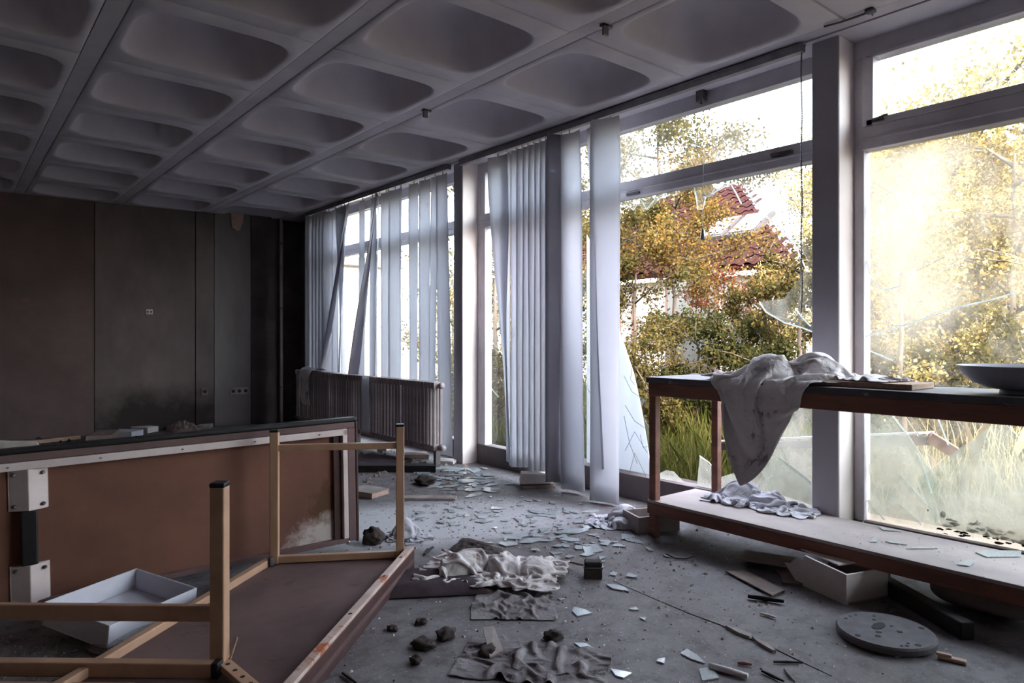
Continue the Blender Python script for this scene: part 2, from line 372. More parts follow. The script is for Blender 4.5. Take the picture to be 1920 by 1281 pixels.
# ------------------------------------------------------------------ floor, walls, ceiling
fb = MB().box((-3.6, -3.6, -.12), (4.08, 10.6, 0))
struct(fb.build('floor', 'floor'), 'worn grey floor strewn with dust')
cl = bpy.data.objects.new('ceiling', None); C.objects.link(cl); cl.location = (0, 0, CEIL); struct(cl, 'white coffered ceiling of moulded square modules')
slab = MB().box((-3.6, -3.6, CEIL + .36), (4.1, 10.6, CEIL + .6)).build('slab', 'ceiling', cl)  # unseen slab added above the coffers to block light
PX, PY = 1.005, 1.012
def coffer_mesh():
    b = MB(); n = 56; w, d = PX - .108, PY - .010
    def rr(a, hx, hy, rad):
        # point on a rounded rectangle by direction angle
        c, s_ = math.cos(a), math.sin(a); e = 5.0
        q = (abs(c / hx) ** e + abs(s_ / hy) ** e) ** (-1 / e)
        return c * q, s_ * q
    ang = [2 * math.pi * (k + .5) / n for k in range(n)]
    rings = []
    def rect(a, hx, hy):
        c, s_ = math.cos(a), math.sin(a); q = min(hx / abs(c) if abs(c) > 1e-6 else 9e9, hy / abs(s_) if abs(s_) > 1e-6 else 9e9)
        return c * q, s_ * q
    rings.append([(*rect(a, w / 2, d / 2), .05) for a in ang])
    rings.append([(*rect(a, w / 2, d / 2), .004) for a in ang])
    rings.append([(*rect(a, w / 2 - .004, d / 2 - .004), 0) for a in ang])
    for sc_, z in ((1.035, 0), (1.01, .003), (.992, .014), (.975, .04), (.945, .09), (.905, .14), (.85, .19), (.77, .235), (.66, .268), (.5, .29), (.3, .302), (.1, .305)):
        rings.append([(*rr(a, .395 * sc_, .365 * sc_, 0), z) for a in ang])
    # snap the corners of the outer rectangle rings
    for r_ in rings[:3]:
        hx = max(abs(p[0]) for p in r_); hy = max(abs(p[1]) for p in r_)
        for sx in (-1, 1):
            for sy in (-1, 1):
                k = min(range(n), key=lambda i: (r_[i][0] - sx * hx) ** 2 + (r_[i][1] - sy * hy) ** 2)
                r_[k] = (sx * hx, sy * hy, r_[k][2])
    vs = [p for r_ in rings for p in r_]; fs = []
    for i in range(len(rings) - 1):
        for k in range(n): fs.append((i*n+k, i*n+(k+1)%n, (i+1)*n+(k+1)%n, (i+1)*n+k))
    fs.append(tuple((len(rings)-1)*n + k for k in range(n)))
    b.add(vs, fs); me = b.mesh('coffer', 'ceiling', True); return me
cof = coffer_mesh()
random.seed(4)
for i in range(-4, 3):
    for j in range(-7, 6):
        o = put('coffer', cof, cl)
        o.location = (.72 + PX * i + (PX - .108) / 2, 3.70 + PY * j + PY / 2, CEIL + random.uniform(-.002, .002))
for i in range(-4, 4):
    x0 = .72 + PX * i - .103
    MB().box((x0, -3.5, CEIL + .003 + .002 * (i % 2)), (x0 + .098, 9.75, CEIL + .05)).build('joint_strip', 'strip', cl)
MB().box((.72 + PX * 3, -3.5, CEIL - .002), (4.06, 9.75, CEIL + .05)).build('edge_panel', 'ceiling', cl)

# far wall, slightly out of square, faced with papered panels
WA, WB = Vector((4.06, 9.53, 0)), Vector((-3.5, 10.30, 0))
wd = (WB - WA).normalized(); wnrm = Vector((wd.y, -wd.x, 0))
if wnrm.y > 0: wnrm = -wnrm
def on_far(u, v):
    r = ray(u, v); t_ = (WA - CP).dot(wnrm) / r.dot(wnrm); return CP + r * t_
def far_s(u): return (on_far(u, 640) - WA).dot(wd)
wf = MB().prism([WA - wd * .2 - wnrm * .05, WB - wnrm * .05, WB - wnrm * .05 + Vector((0, 0, CEIL + .2)), WA - wd * .2 - wnrm * .05 + Vector((0, 0, CEIL + .2))], -wnrm, .15).build('wall_far', 'wallblack')
struct(wf, 'dark grimy far wall with stained papered panels')
def patch(mname, c, sc_, colr, lo, hi, nscale):
    N, L = M[mname].node_tree.nodes, M[mname].node_tree.links
    b_ = N['Principled BSDF']; src = b_.inputs['Base Color'].links[0].from_socket
    tc = N.new('ShaderNodeTexCoord'); mp = N.new('ShaderNodeMapping'); mp.vector_type = 'TEXTURE'; mp.inputs['Location'].default_value = c; mp.inputs['Scale'].default_value = sc_
    L.new(tc.outputs['Object'], mp.inputs[0]); g = N.new('ShaderNodeTexGradient'); g.gradient_type = 'SPHERICAL'; L.new(mp.outputs[0], g.inputs[0])
    t = noise_tex(N, L, nscale, 8, .7); m_ = N.new('ShaderNodeMath'); m_.operation = 'MULTIPLY'; L.new(g.outputs['Fac'], m_.inputs[0]); L.new(t.outputs[0], m_.inputs[1])
    f_ = ramp(N, L, m_.outputs[0], [(lo, (0, 0, 0)), (hi, (.9, .9, .9))]).outputs[0]; L.new(mixc(N, L, f_, src, lin(colr)), b_.inputs['Base Color'])
q_ = on_far(300, 800); patch('wall', (q_.x, q_.y, .05), (1.6, 1.0, .75), (52, 45, 44), .10, .32, 3.0)
seams = [far_s(528), far_s(470), far_s(401), far_s(366), far_s(177), far_s(-260), 7.6]
mats = ['wallblack', 'wallpale', 'wall', 'wall', 'wallred', 'wall']
for k in range(6):
    a, c = seams[k] + .004, seams[k + 1] - .004
    pr = (.012, .022, .03, .018, .02, .018)[k]
    p = [WA + wd * a + wnrm * -.05, WA + wd * c + wnrm * -.05, WA + wd * c - wnrm * .05 + Vector((0, 0, CEIL + .02)), WA + wd * a - wnrm * .05 + Vector((0, 0, CEIL + .02))]
    MB().prism(p, wnrm, .05 + pr).build('wall_panel', mats[k], wf, bevel=.003)
struct(MB().box((-3.6, -3.6, 0), (-3.45, 10.6, CEIL + .36)).build('wall_left', 'palewall'), 'plain wall beside the camera')
struct(MB().box((-3.45, -3.6, 0), (4.08, -3.45, CEIL + .36)).build('wall_back', 'palewall'), 'plain wall behind the camera')  # unseen, set close to return bounce light
ww = struct(MB().box((XW - .01, 8.98, -.02), (4.3, 9.7, CEIL + .3)).build('wall_right', 'wallblack'), 'dark end of the window wall by the corner')
MB().box((XW - .01, -3.6, -.02), (4.3, -1.78, CEIL + .3)).build('end_pier', 'wall', ww)
MB().box((XW, -3.5, CEIL + .0), (4.06, 9.0, CEIL + .4)).build('lintel', 'ceiling', ww)
struct(MB().box((-3.8, -3.8, CEIL + .6), (4.2, 10.8, CEIL + .8)).build('roof', 'sill'), 'unseen flat roof added over the room to block sun')  # out of view, added so the sun stays off the room
# pillars
def pillar(y0, y1, lab):
    # window light put into the colour: room face shaded, side face lit
    o = MB().box((3.772, y0 + .002, 0), (XW + .02, y1, CEIL)).build('pillar', 'pillarshade', bevel=.006)
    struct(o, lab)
    MB().box((3.778, y0, .0), (XW + .01, y0 + .006, CEIL - .004)).build('lit_face', 'pillar', o)
    return o
pillar(1.772, 1.925, 'grey square column behind the bench')
pillar(5.315, 5.462, 'grey square column beside the radiator')
pillar(8.86, 9.0, 'dark square column at the far end of the blinds')
pillar(-1.79, -1.64, 'grey square column outside the picture')

# ------------------------------------------------------------------ windows
def member(w, name, y0, y1, z0, z1, x0=3.95, x1=4.035, m='frame', bev=.005):
    return MB().box((x0, y0, z0), (x1, y1, z1)).build(name, m, w, bevel=bev)
def poly(w, name, pts, m, x=XG, t=.005):
    """glass piece in the window plane from (Y,z) pairs"""
    return MB().prism([(x, p[0], p[1]) for p in pts], (1, 0, 0), t).build(name, m, w)
def yz(u, v, x=XG):
    p = on_x(u, v, x); return (p.y, p.z)
def crack(w, uvs, r=.004, m='crack', x=XG - .004, name='crack'):
    pts = [on_x(u, v, x) for u, v in uvs]
    return MB().tube(pts, r, 4).build(name, m, w)
def window(n, y0, y1, lab):
    w = bpy.data.objects.new('window_%d' % n, None); C.objects.link(w); w.location = (XG, (y0 + y1) / 2, 0); struct(w, lab)
    member(w, 'head_rail', y0, y1, 2.752, CEIL)
    member(w, 'transom', y0 + .05, y1 - .05, 2.236, 2.362, 3.935, 4.03)
    member(w, 'transom_bead', y0 + .05, y1 - .05, 2.282, 2.296, 3.925, 3.95)
    member(w, 'jamb', y0, y0 + .055, 0, 2.752); member(w, 'jamb', y1 - .055, y1, 0, 2.752)
    member(w, 'bottom_board', y0, y1, -.02, .178, 3.94, 4.05, 'sill')
    return w
w1 = window(1, -1.64, 1.772, 'wide window behind the bench, dusty panes above and below a transom')
w2 = window(2, 1.925, 5.315, 'wide window with broken lower pane and jagged glass left in the frame')
w3 = window(3, 5.462, 8.86, 'wide window behind the radiator and hanging blind slats')
# window 1: opening upper sash and dusty lower pane with fractures
for a in ((1.66, 1.718, 2.362, 2.752), ):
    member(w1, 'sash_stile', *a, 3.93, 4.02)
member(w1, 'sash_rail', -1.5, 1.70, 2.362, 2.40, 3.93, 4.02); member(w1, 'sash_rail', -1.5, 1.70, 2.735, 2.756, 3.93, 4.02)
poly(w1, 'pane', [(-1.6, 2.36), (1.68, 2.36), (1.68, 2.76), (-1.6, 2.76)], 'glass_top')
low = [yz(1625, 282), yz(1625, 968)]
poly(w1, 'pane', [(-1.6, .17), (1.72, .17), (1.72, .98), (-1.6, .98)], 'glass_haze')
poly(w1, 'pane', [(-1.6, .985), (1.72, .985), (1.72, 2.25), (-1.6, 2.25)], 'glass_haze')
poly(w1, 'glass_shard', [yz(1627, 962, 3.97), yz(1627, 760, 3.97), yz(1660, 762, 3.97), yz(1702, 815, 3.97), yz(1760, 905, 3.97), yz(1755, 985, 3.97)], 'glass_shard', 3.97)
poly(w1, 'glass_shard', [yz(1755, 985, 3.965), yz(1720, 900, 3.965), yz(1800, 840, 3.965), yz(1876, 786, 3.965), yz(1940, 850, 3.965), yz(1960, 1030, 3.965)], 'glass_shard', 3.965)
for c in ([(1625, 490), (1633, 520), (1648, 540), (1660, 544), (1690, 536)], [(1620, 632), (1680, 615), (1740, 595), (1800, 575), (1860, 562), (1905, 548)],
          [(1628, 657), (1655, 668), (1674, 676)], [(1620, 760), (1660, 762), (1700, 815)], [(1683, 887), (1715, 920), (1745, 955)],
          [(1624, 938), (1645, 960), (1658, 975)], [(1685, 945), (1705, 962), (1727, 984)], [(1720, 850), (1733, 880), (1747, 925)], [(1752, 770), (1765, 800), (1778, 835)]):
    crack(w1, c, .0036)
for u, v, s_ in ((1768, 965, 6), (1770, 985, 3), (1740, 957, 2), (1790, 985, 3), (1815, 990, 2), (1832, 978, 2), (1850, 1000, 3), (1870, 1010, 3), (1885, 1002, 2), (1900, 1015, 3)):
    p = on_x(u, v, XG - .006); k = 2.9 / FPX * s_
    MB().lathe([(k * .3, -.003), (k, 0), (k * .3, .003)], (0, 0, 0), 10).build('mud_spot', 'mud', w1).matrix_basis = Matrix.LocRotScale(p - Vector((0, 0, 0)), Matrix.Rotation(R(90), 3, 'Y').to_euler(), Vector((1.3, 1, 1)))
rm = random.Random(31)
for k in range(46):
    u = rm.uniform(1760, 1925); v = 985 + (u - 1760) * .19 + rm.gauss(0, 9); q = on_x(u, v, XG - .006); r_ = rm.uniform(.004, .022)
    pts = [(XG - .007, q.y + r_ * 1.7 * rm.uniform(.4, 1) * math.cos(a * .785), max(.185, q.z + r_ * .5 * rm.uniform(.4, 1) * math.sin(a * .785))) for a in range(8)]
    MB().prism(pts, (1, 0, 0), .003).build('mud_spot', 'soil' if k % 3 else 'mud', w1)
MB().box((3.915, 1.60, 2.375), (3.93, 1.66, 2.392)).tube([(3.92, 1.66, 2.39), (3.90, 1.63, 2.385), (3.90, 1.57, 2.395)], .006, 6).build('window_latch', 'steel', w1)
# window 2
member(w2, 'mullion', 5.20, 5.262, 0, 2.752)
member(w2, 'bottom_rail', 1.98, 5.2, .0, .18, 3.93, 3.96, 'sill')
poly(w2, 'pane', [(1.97, 2.35), (5.27, 2.35), (5.27, 2.76), (1.97, 2.76)], 'glass_top')
# surviving pieces of the broken lower pane
poly(w2, 'glass_shard', [yz(*p) for p in ((1150, 385), (1150, 372), (1300, 330), (1400, 318), (1395, 345), (1374, 342), (1350, 352), (1335, 368), (1322, 372), (1318, 392), (1308, 393), (1302, 362), (1296, 352), (1270, 366), (1240, 372), (1222, 388), (1206, 398), (1200, 384), (1186, 392), (1170, 386))], 'glass_shard')
poly(w2, 'glass_shard', [yz(*p) for p in ((1385, 338), (1460, 318), (1524, 302), (1524, 620), (1510, 618), (1470, 605), (1436, 585), (1424, 566), (1470, 560), (1505, 512), (1515, 490), (1500, 462), (1470, 438), (1440, 410), (1412, 372))], 'glass_top')
poly(w2, 'glass_shard', [yz(*p) for p in ((1524, 760), (1524, 960), (1350, 930), (1306, 918), (1312, 855), (1325, 868), (1350, 895), (1400, 880), (1440, 850), (1450, 800), (1470, 760))], 'glass_shard')
poly(w2, 'glass_shard', [yz(*p, 3.975) for p in ((1440, 920), (1420, 850), (1465, 858), (1525, 905), (1525, 948))], 'glass_shard', 3.975)
poly(w2, 'glass_shard', [yz(*p) for p in ((1236, 905), (1232, 890), (1248, 882), (1262, 884), (1282, 905))], 'glass_shard')
poly(w2, 'glass_shard', [yz(*p) for p in ((905, 845), (905, 425), (932, 425), (940, 560), (1110, 500), (1168, 655), (1190, 740), (1212, 752), (1205, 758), (1200, 770), (1216, 800), (1217, 905), (1100, 885))], 'glass_clear')
for c in ([(1302, 352), (1306, 372), (1308, 393), (1318, 392), (1323, 370), (1338, 362), (1374, 342)], [(1370, 345), (1380, 362), (1390, 382)], [(1395, 345), (1412, 378), (1432, 402), (1462, 430), (1490, 458), (1504, 488), (1514, 510)],
          [(1424, 566), (1436, 585), (1470, 605), (1505, 615), (1522, 622)], [(1492, 580), (1508, 600), (1520, 612)], [(1200, 372), (1212, 392), (1228, 374), (1245, 366)], [(1175, 384), (1188, 394), (1195, 382)],
          [(1470, 745), (1478, 765), (1484, 780)], [(1460, 858), (1495, 885), (1522, 906)], [(1312, 855), (1330, 868), (1350, 895)], [(1318, 370), (1332, 366), (1342, 350)]):
    crack(w2, c, .0045)
for c in ([(1170, 705), (1185, 735), (1212, 752)], [(1172, 760), (1190, 790), (1214, 806)], [(1170, 780), (1180, 830), (1195, 870)], [(1172, 845), (1190, 810), (1214, 850)], [(1178, 895), (1190, 850), (1212, 895)], [(1102, 730), (1112, 745), (1120, 765)], [(1185, 690), (1182, 712), (1190, 722)], [(1200, 815), (1206, 840), (1216, 836)]):
    crack(w2, c, .0022, 'crackdark')
for c in ([(910, 450), (922, 480), (933, 500)], [(912, 545), (935, 570)], [(912, 625), (930, 650), (942, 662)], [(914, 720), (935, 745)], [(908, 560), (918, 590)]):
    crack(w2, c, .003)
member(w2, 'latch_plate', 2.12, 2.26, 2.305, 2.325, 3.915, 3.937, 'steel', .003)
member(w2, 'latch_plate', 3.30, 3.42, 2.25, 2.268, 3.915, 3.937, 'steel', .003)
p = on_x(1318, 178, 3.94)
MB().box((3.90, p.y - .03, p.z - .05), (3.95, p.y + .03, p.z + .04)).tube([(3.92, p.y - .01, p.z), (3.90, p.y - .01, p.z - .08)], .012, 8).build('cord_bracket', 'steel', w2, bevel=.004)
# window 3
member(w3, 'mullion', 8.40, 8.46, 0, 2.752); member(w3, 'mullion', 6.95, 7.01, 0, 2.752)
poly(w3, 'pane', [(5.5, 2.35), (8.82, 2.35), (8.82, 2.76), (5.5, 2.76)], 'glass_clear')
poly(w3, 'pane', [(5.5, .17), (8.82, .17), (8.82, 2.25), (5.5, 2.25)], 'glass_clear')
for c in ([(662, 620), (668, 660), (655, 690)], [(735, 640), (742, 665), (735, 690)], [(660, 610), (650, 690)]):
    crack(w3, c, .004, 'crackdark')

# ------------------------------------------------------------------ vertical blinds
XT = 3.73
def slat_mesh(y, w, ph0, ph1, sway, zb, curl, seed, mname, x=XT, ztop=None, ragged=0, wob=.25):
    b = MB(); rnd = random.Random(seed); nv = 22; zt = ztop or (CEIL - .075)
    s0 = rnd.uniform(0, 50)
    def fn(a, t):
        z = zt + (zb - zt) * t
        e = min(1, t * 1.3) ; e = e * e * (3 - 2 * e)
        ph = ph0 + (ph1 - ph0) * e + .10 * wob * noise.noise((s0, t * 3, 0))
        k = (a - .5) * w * (1 - .10 * (1 - min(1, t * 12)))
        cx = sway[0] * t + .02 * wob * noise.noise((s0, 5, t * 2.2)); cy = sway[1] * t + .02 * wob * noise.noise((s0, 9, t * 2))
        bow = curl * ((2 * a - 1) ** 2 - .4) + .012 * wob * noise.noise((a * 2 + s0, t * 4, 3))
        dx, dy = math.sin(ph), math.cos(ph)
        zz = z + (ragged * noise.noise((a * 4, s0, 2)) if t > .97 else 0)
        return (x + cx + dx * k - dy * bow, y + cy + dy * k + dx * bow, zz)
    b.grid(fn, 7, nv); return b
def blind(slats, y0, y1, loc, label):
    t_ = thing('vertical_blind', loc, label, 'blind', 'vertical fabric blinds along the windows')
    MB().box((XT - .022, y0, CEIL - .05), (XT + .022, y1, CEIL - .006)).box((XT - .03, y0, CEIL - .012), (XT + .03, y1, CEIL - .004)).build('head_rail', 'rail', t_, bevel=.003)
    for k, s_ in enumerate(slats):
        o = slat_mesh(*s_[:6], s_[6], k + 11, None, *(s_[8:] if len(s_) > 8 else ())).build('slat', s_[7], t_, True, solid=.0015)
        y = s_[0]
        MB().tube([(XT, y, CEIL - .05), (XT, y, CEIL - .078)], .006, 6).build('carrier', 'white', o)
    return t_
def yu(u, x=XT): return on_x(u, 640, x).y
B = 'blind'
right = []
def S(u, w, p0, p1, sway, zb, curl=.012, m=B, *k): return (yu(u), w, R(p0), R(p1), sway, zb, curl, m) + k
right.append(S(934, .25, -10, 35, (0, -.16), .12, .02))
right.append(S(952, .22, 22, 30, (0, -.02), .12))
for i, u in enumerate((968, 979, 990, 1001, 1012, 1023, 1033, 1042)):
    right.append(S(u, .095, -28 + (i % 3) * 2, -30 + (i % 4) * 2, (0, 0), .10 + .012 * (i % 3), .012, B, XT))
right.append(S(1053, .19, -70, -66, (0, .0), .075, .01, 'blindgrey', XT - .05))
right.append(S(1068, .24, -8, -4, (.0, -.05), .02, .03))
right.append(S(1108, .20, 30, 62, (.0, -.16), .25, .015))
right.append(S(1145, .24, -20, -12, (-.02, -.01), .012, .02, B, XT - .05))
vb2 = blind(right, 1.95, 5.29, (XT, 3.6, CEIL), 'off-white vertical blind bunched before the broken window beside the bench')
left = []
for i, u in enumerate((586, 590, 598, 605, 611, 617)):
    left.append(S(u, .2, -46 + 5 * (i % 3), -40, (0, 0), .10, .014))
left.append(S(580, .25, 15, 12, (0, 0), .1, .02))
left.append(S(640, .22, -8, 40, (0, -.1), .3, .02))
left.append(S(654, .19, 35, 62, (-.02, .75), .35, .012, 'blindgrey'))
left.append(S(680, .2, 8, 5, (0, .02), .1, .015))
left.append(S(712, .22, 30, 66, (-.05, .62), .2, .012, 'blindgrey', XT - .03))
left.append(S(704, .17, 30, 34, (0, .10), .2, .01, B, XT + .04))
left.append(S(741, .21, -6, -10, (0, 0), .1, .02))
left.append(S(752, .06, 10, 40, (0, .0), .3, .004))
left.append(S(776, .17, -6, 4, (0, 0), .1, .012))
left.append(S(797, .17, -12, -4, (0, .0), .1, .015))
left.append(S(816, .12, -6, 6, (0, .06), .1, .01))
left.append(S(830, .19, -4, -8, (-.0, -.07), .06, .018))
left.append(S(629, .20, 4, 2, (0, 0), .1, .015))
left.append(S(646, .20, -4, 30, (0, .12), .2, .015, B, XT - .02))
left.append(S(698, .20, 6, 2, (0, 0), .1, .015, B, XT + .02))
left.append(S(724, .19, -4, -2, (0, 0), .1, .015))
left.append((yu(686, 3.46), .20, R(5), R(3), (0, 0), .18, .01, B, 3.46, .78))
vb1 = blind(left, 5.47, 8.85, (XT, 7.1, CEIL), 'torn off-white vertical blind hanging behind the brown ribbed radiator')
# bead chain and pull cord by the pillar
ch = MB()
p = on_x(1503, 92, XT)
for k in range(150): ch.lathe([(.002, -.005), (.006, 0), (.002, .005)], (p.x, p.y + .003 * math.sin(k * .13), CEIL - .05 - k * .0098), 6)
tag(ch.build('bead_chain', 'steel', None, True), 'thin bead chain hanging from blind track beside the grey column', 'chain')
p = on_x(1318, 185, 3.9)
q = on_x(1318, 440, 3.9)
pc = tag(MB().tube([p, (p + q) / 2 + Vector((.004, 0, 0)), q], .0022, 5).build('pull_cord', 'white'), 'thin pull cord hanging across the broken window', 'cord')
MB().lathe([(.006, .04), (.011, .03), (.018, -.03), (.012, -.035)], tuple(q), 10).build('cord_weight', 'steel', pc, True)
# ceiling hooks and cable clip
for u, v, lab in ((798, 205, 'small dark hook on the ceiling before the bunched blind'), (1136, 45, 'small dark hook on the ceiling nearer the bench')):
    p = on_z(u, v, CEIL)
    h = MB().box((p.x - .018, p.y - .004, CEIL - .06), (p.x + .018, p.y + .012, CEIL + .002)).box((p.x - .018, p.y - .004, CEIL - .012), (p.x + .05, p.y + .03, CEIL + .002))
    tag(h.build('ceiling_hook', 'steel', None, bevel=.003), lab, 'hook', 'hooks screwed to the ceiling')
pts = [on_z(u, v, CEIL - .012) for u, v in ((1545, 50), (1575, 42), (1605, 32), (1632, 22), (1636, 28))]
tag(MB().tube(pts, .006, 6).box(tuple(pts[3] - Vector((.02, .02, .005))), tuple(pts[3] + Vector((.02, .02, .012)))).build('ceiling_cable', 'steel', None, True), 'short grey cable clipped to the ceiling above the column', 'cable')

# ------------------------------------------------------------------ far corner: pipe, sockets, torn paper
p = on_far(524, 640); px_ = p + wnrm * .09
pp = tag(MB().tube([(px_.x, px_.y, 0), (px_.x, px_.y, CEIL)], .022, 10).build('heating_pipe', 'radiator', None, True), 'thin vertical heating pipe in the dark far corner', 'pipe')
for z in (.5, 1.6, 2.5): MB().lathe([(.028, -.012), (.028, .012)], (px_.x, px_.y, z), 10).bar((px_.x, px_.y, z), tuple(Vector((px_.x, px_.y, z)) - wnrm * .075), .012, .012).build('pipe_clip', 'steel', pp)
def plate(u0, v0, u1, v1, holes, name, m, label, cat, off=.03):
    a, c = on_far(u0, v0), on_far(u1, v1)
    o0 = (a + c) / 2; o = thing(name, tuple(o0 + wnrm * off), label, cat)
    d = wd * (-1); hw = (c - a).dot(d) / 2; hz = abs(a.z - c.z) / 2; ctr = o0 + wnrm * off
    MB().prism([ctr - d * hw - Vector((0, 0, hz)), ctr + d * hw - Vector((0, 0, hz)), ctr + d * hw + Vector((0, 0, hz)), ctr - d * hw + Vector((0, 0, hz))], wnrm, .012).build('cover_plate', m, o, bevel=.004)
    for k in range(holes):
        x = ctr + d * (hw * (2 * (k + .5) / holes - 1)) + wnrm * .0
        r_ = min(hw / holes, hz) * .55
        b = MB(); n = 14
        b.prism([x + d * (r_ * math.cos(2*math.pi*i/n)) + Vector((0, 0, r_ * math.sin(2*math.pi*i/n))) for i in range(n)], wnrm, .016); b.build('socket_well', 'blackplastic', o)
    return o
plate(430, 727, 465, 739, 3, 'power_socket', 'paper', 'grey triple socket strip low on the far wall', 'socket')
plate(377, 727, 389, 741, 1, 'power_socket', 'card', 'single brown socket low on the far wall beside a seam', 'socket', .036)
plate(273, 580, 286, 590, 2, 'wall_clip', 'white', 'tiny white fitting with two screw holes on the far wall', 'fitting')
a = [on_far(u, v) + wnrm * .05 for u, v in ((431, 400), (455, 402), (454, 418), (449, 432), (443, 434), (434, 428))]
tag(MB().prism(a, wnrm, .006).build('torn_paper', 'pink'), 'pale pinkish flap of torn wallpaper under the ceiling', 'paper')

# ------------------------------------------------------------------ radiator
XR0, XR1 = 3.50, 3.64
ry0 = on_x(824, 760, 3.57).y; ry1 = on_x(560, 760, 3.57).y
rad = thing('radiator', (3.57, (ry0 + ry1) / 2, 0), 'long brown-grey ribbed radiator under the torn blind', 'radiator')
ns = 52; pit = (ry1 - ry0) / ns
b = MB()
for x in (3.535, 3.605):
    b.tube([(x, 0, .15), (x, 0, .2), (x, 0, .70), (x, 0, .76)], [.012, .016, .016, .012], 6)
b.box((3.515, -.026, .14), (3.625, .026, .185)); b.box((3.515, -.026, .72), (3.625, .026, .775))
sec = b.mesh('radiator_section', 'radiator', False)
for k in range(ns):
    o = put('radiator_section', sec, rad); o.location = (random.uniform(-.003, .003), ry0 + pit * (k + .5), 0)
MB().tube([(3.57, ry0 - .03, .17), (3.57, ry1, .17)], .02, 8).tube([(3.57, ry0 - .03, .745), (3.57, ry1, .745)], .02, 8).build('header_pipe', 'radiator', rad, True)
MB().tube([(3.57, ry0 - .02, .17), (3.57, ry0 - .075, .17)], [.034, .026], 10).build('end_plug', 'radiator', rad, True)
MB().tube([(3.57, ry0 - .02, .745), (3.57, ry0 - .05, .745)], [.03, .024], 10).build('end_plug', 'radiator', rad, True)
for y in (ry0 + .05, (ry0 + ry1) / 2, ry1 - .2):
    MB().box((3.55, y - .02, 0), (3.60, y + .02, .16)).build('foot', 'sill', rad)
# cloth over the far end of the radiator
def cloth_grid(fn, nu, nv, name, m, solid=.004, parent=None, sub=1):
    return MB().grid(fn, nu, nv).build(name, m, parent, True, solid=solid, sub=sub)
yc = on_x(578, 700, 3.5).y
def fn(a, t):
    prof = [(3.66, .79), (3.58, .82), (3.49, .80), (3.455, .7), (3.45, .5), (3.46, .36)]
    k = t * (len(prof) - 1.001); i = int(k); f = k - i
    x = prof[i][0] * (1 - f) + prof[i + 1][0] * f; z = prof[i][1] * (1 - f) + prof[i + 1][1] * f
    w = .42 * (1 - .75 * max(0, t - .3)); y = yc + (a - .5) * w - .15 * max(0, t - .4)
    return (x - .035 * abs(math.sin(a * 9 + t * 2)) , y, z + .02 * noise.noise((a * 4, t * 4, 1)))
tag(cloth_grid(fn, 16, 16, 'floor_cloth', 'cloth'), 'grey rag hung over the dark end of the radiator', 'rag')

# ------------------------------------------------------------------ bench
BX0, BX1 = 3.295, 3.765; BY0, BY1 = -.55, 2.70
bench = thing('work_bench', (3.55, 1.3, 0), 'long dark timber bench frame with black top and dusty lower shelf by windows', 'bench')
MB().box((BX0 - .012, BY0, .925), (BX1, BY1 + .01, .958)).build('bench_top', 'benchtop', bench, bevel=.003)
MB().box((BX0, BY0, .845), (BX0 + .03, BY1, .925)).build('front_apron', 'bench', bench, bevel=.004)
MB().box((BX0 + .03, BY1 - .03, .845), (BX1, BY1, .925)).build('end_apron', 'bench', bench, bevel=.004)
MB().box((BX1 - .03, BY0, .865), (BX1, BY1 - .03, .925)).build('back_apron', 'bench', bench, bevel=.004)
MB().box((BX0 - .01, BY0, .20), (BX1 + .0, BY1, .216)).build('lower_shelf', 'shelf', bench, bevel=.002)
MB().box((BX0 - .014, BY0, .135), (BX0 + .02, BY1, .2)).build('front_rail', 'bench', bench, bevel=.004)
MB().box((BX0 + .02, BY1 - .03, .135), (BX1, BY1, .2)).build('end_rail', 'bench', bench, bevel=.004)
for y in (BY1 - .025, .40, BY0 + .03):
    if y != .40:
        MB().box((BX0 + .002, y - .026, .216), (BX0 + .05, y + .022, .845)).build('leg', 'bench', bench, bevel=.004)
    MB().box((BX0 + .002, y - .026, 0), (BX0 + .05, y + .022, .16)).build('leg', 'bench', bench, bevel=.004)
MB().box((BX1 - .05, BY1 - .20, .216), (BX1 - .005, BY1 - .155, .9)).build('leg', 'bench', bench, bevel=.004)
MB().box((BX1 - .05, BY1 - .07, 0), (BX1 - .005, BY1 - .02, .2)).build('leg', 'bench', bench, bevel=.004)
MB().box((BX1 - .05, BY0 + .03, 0), (BX1 - .005, BY0 + .08, .9)).build('leg', 'bench', bench, bevel=.004)

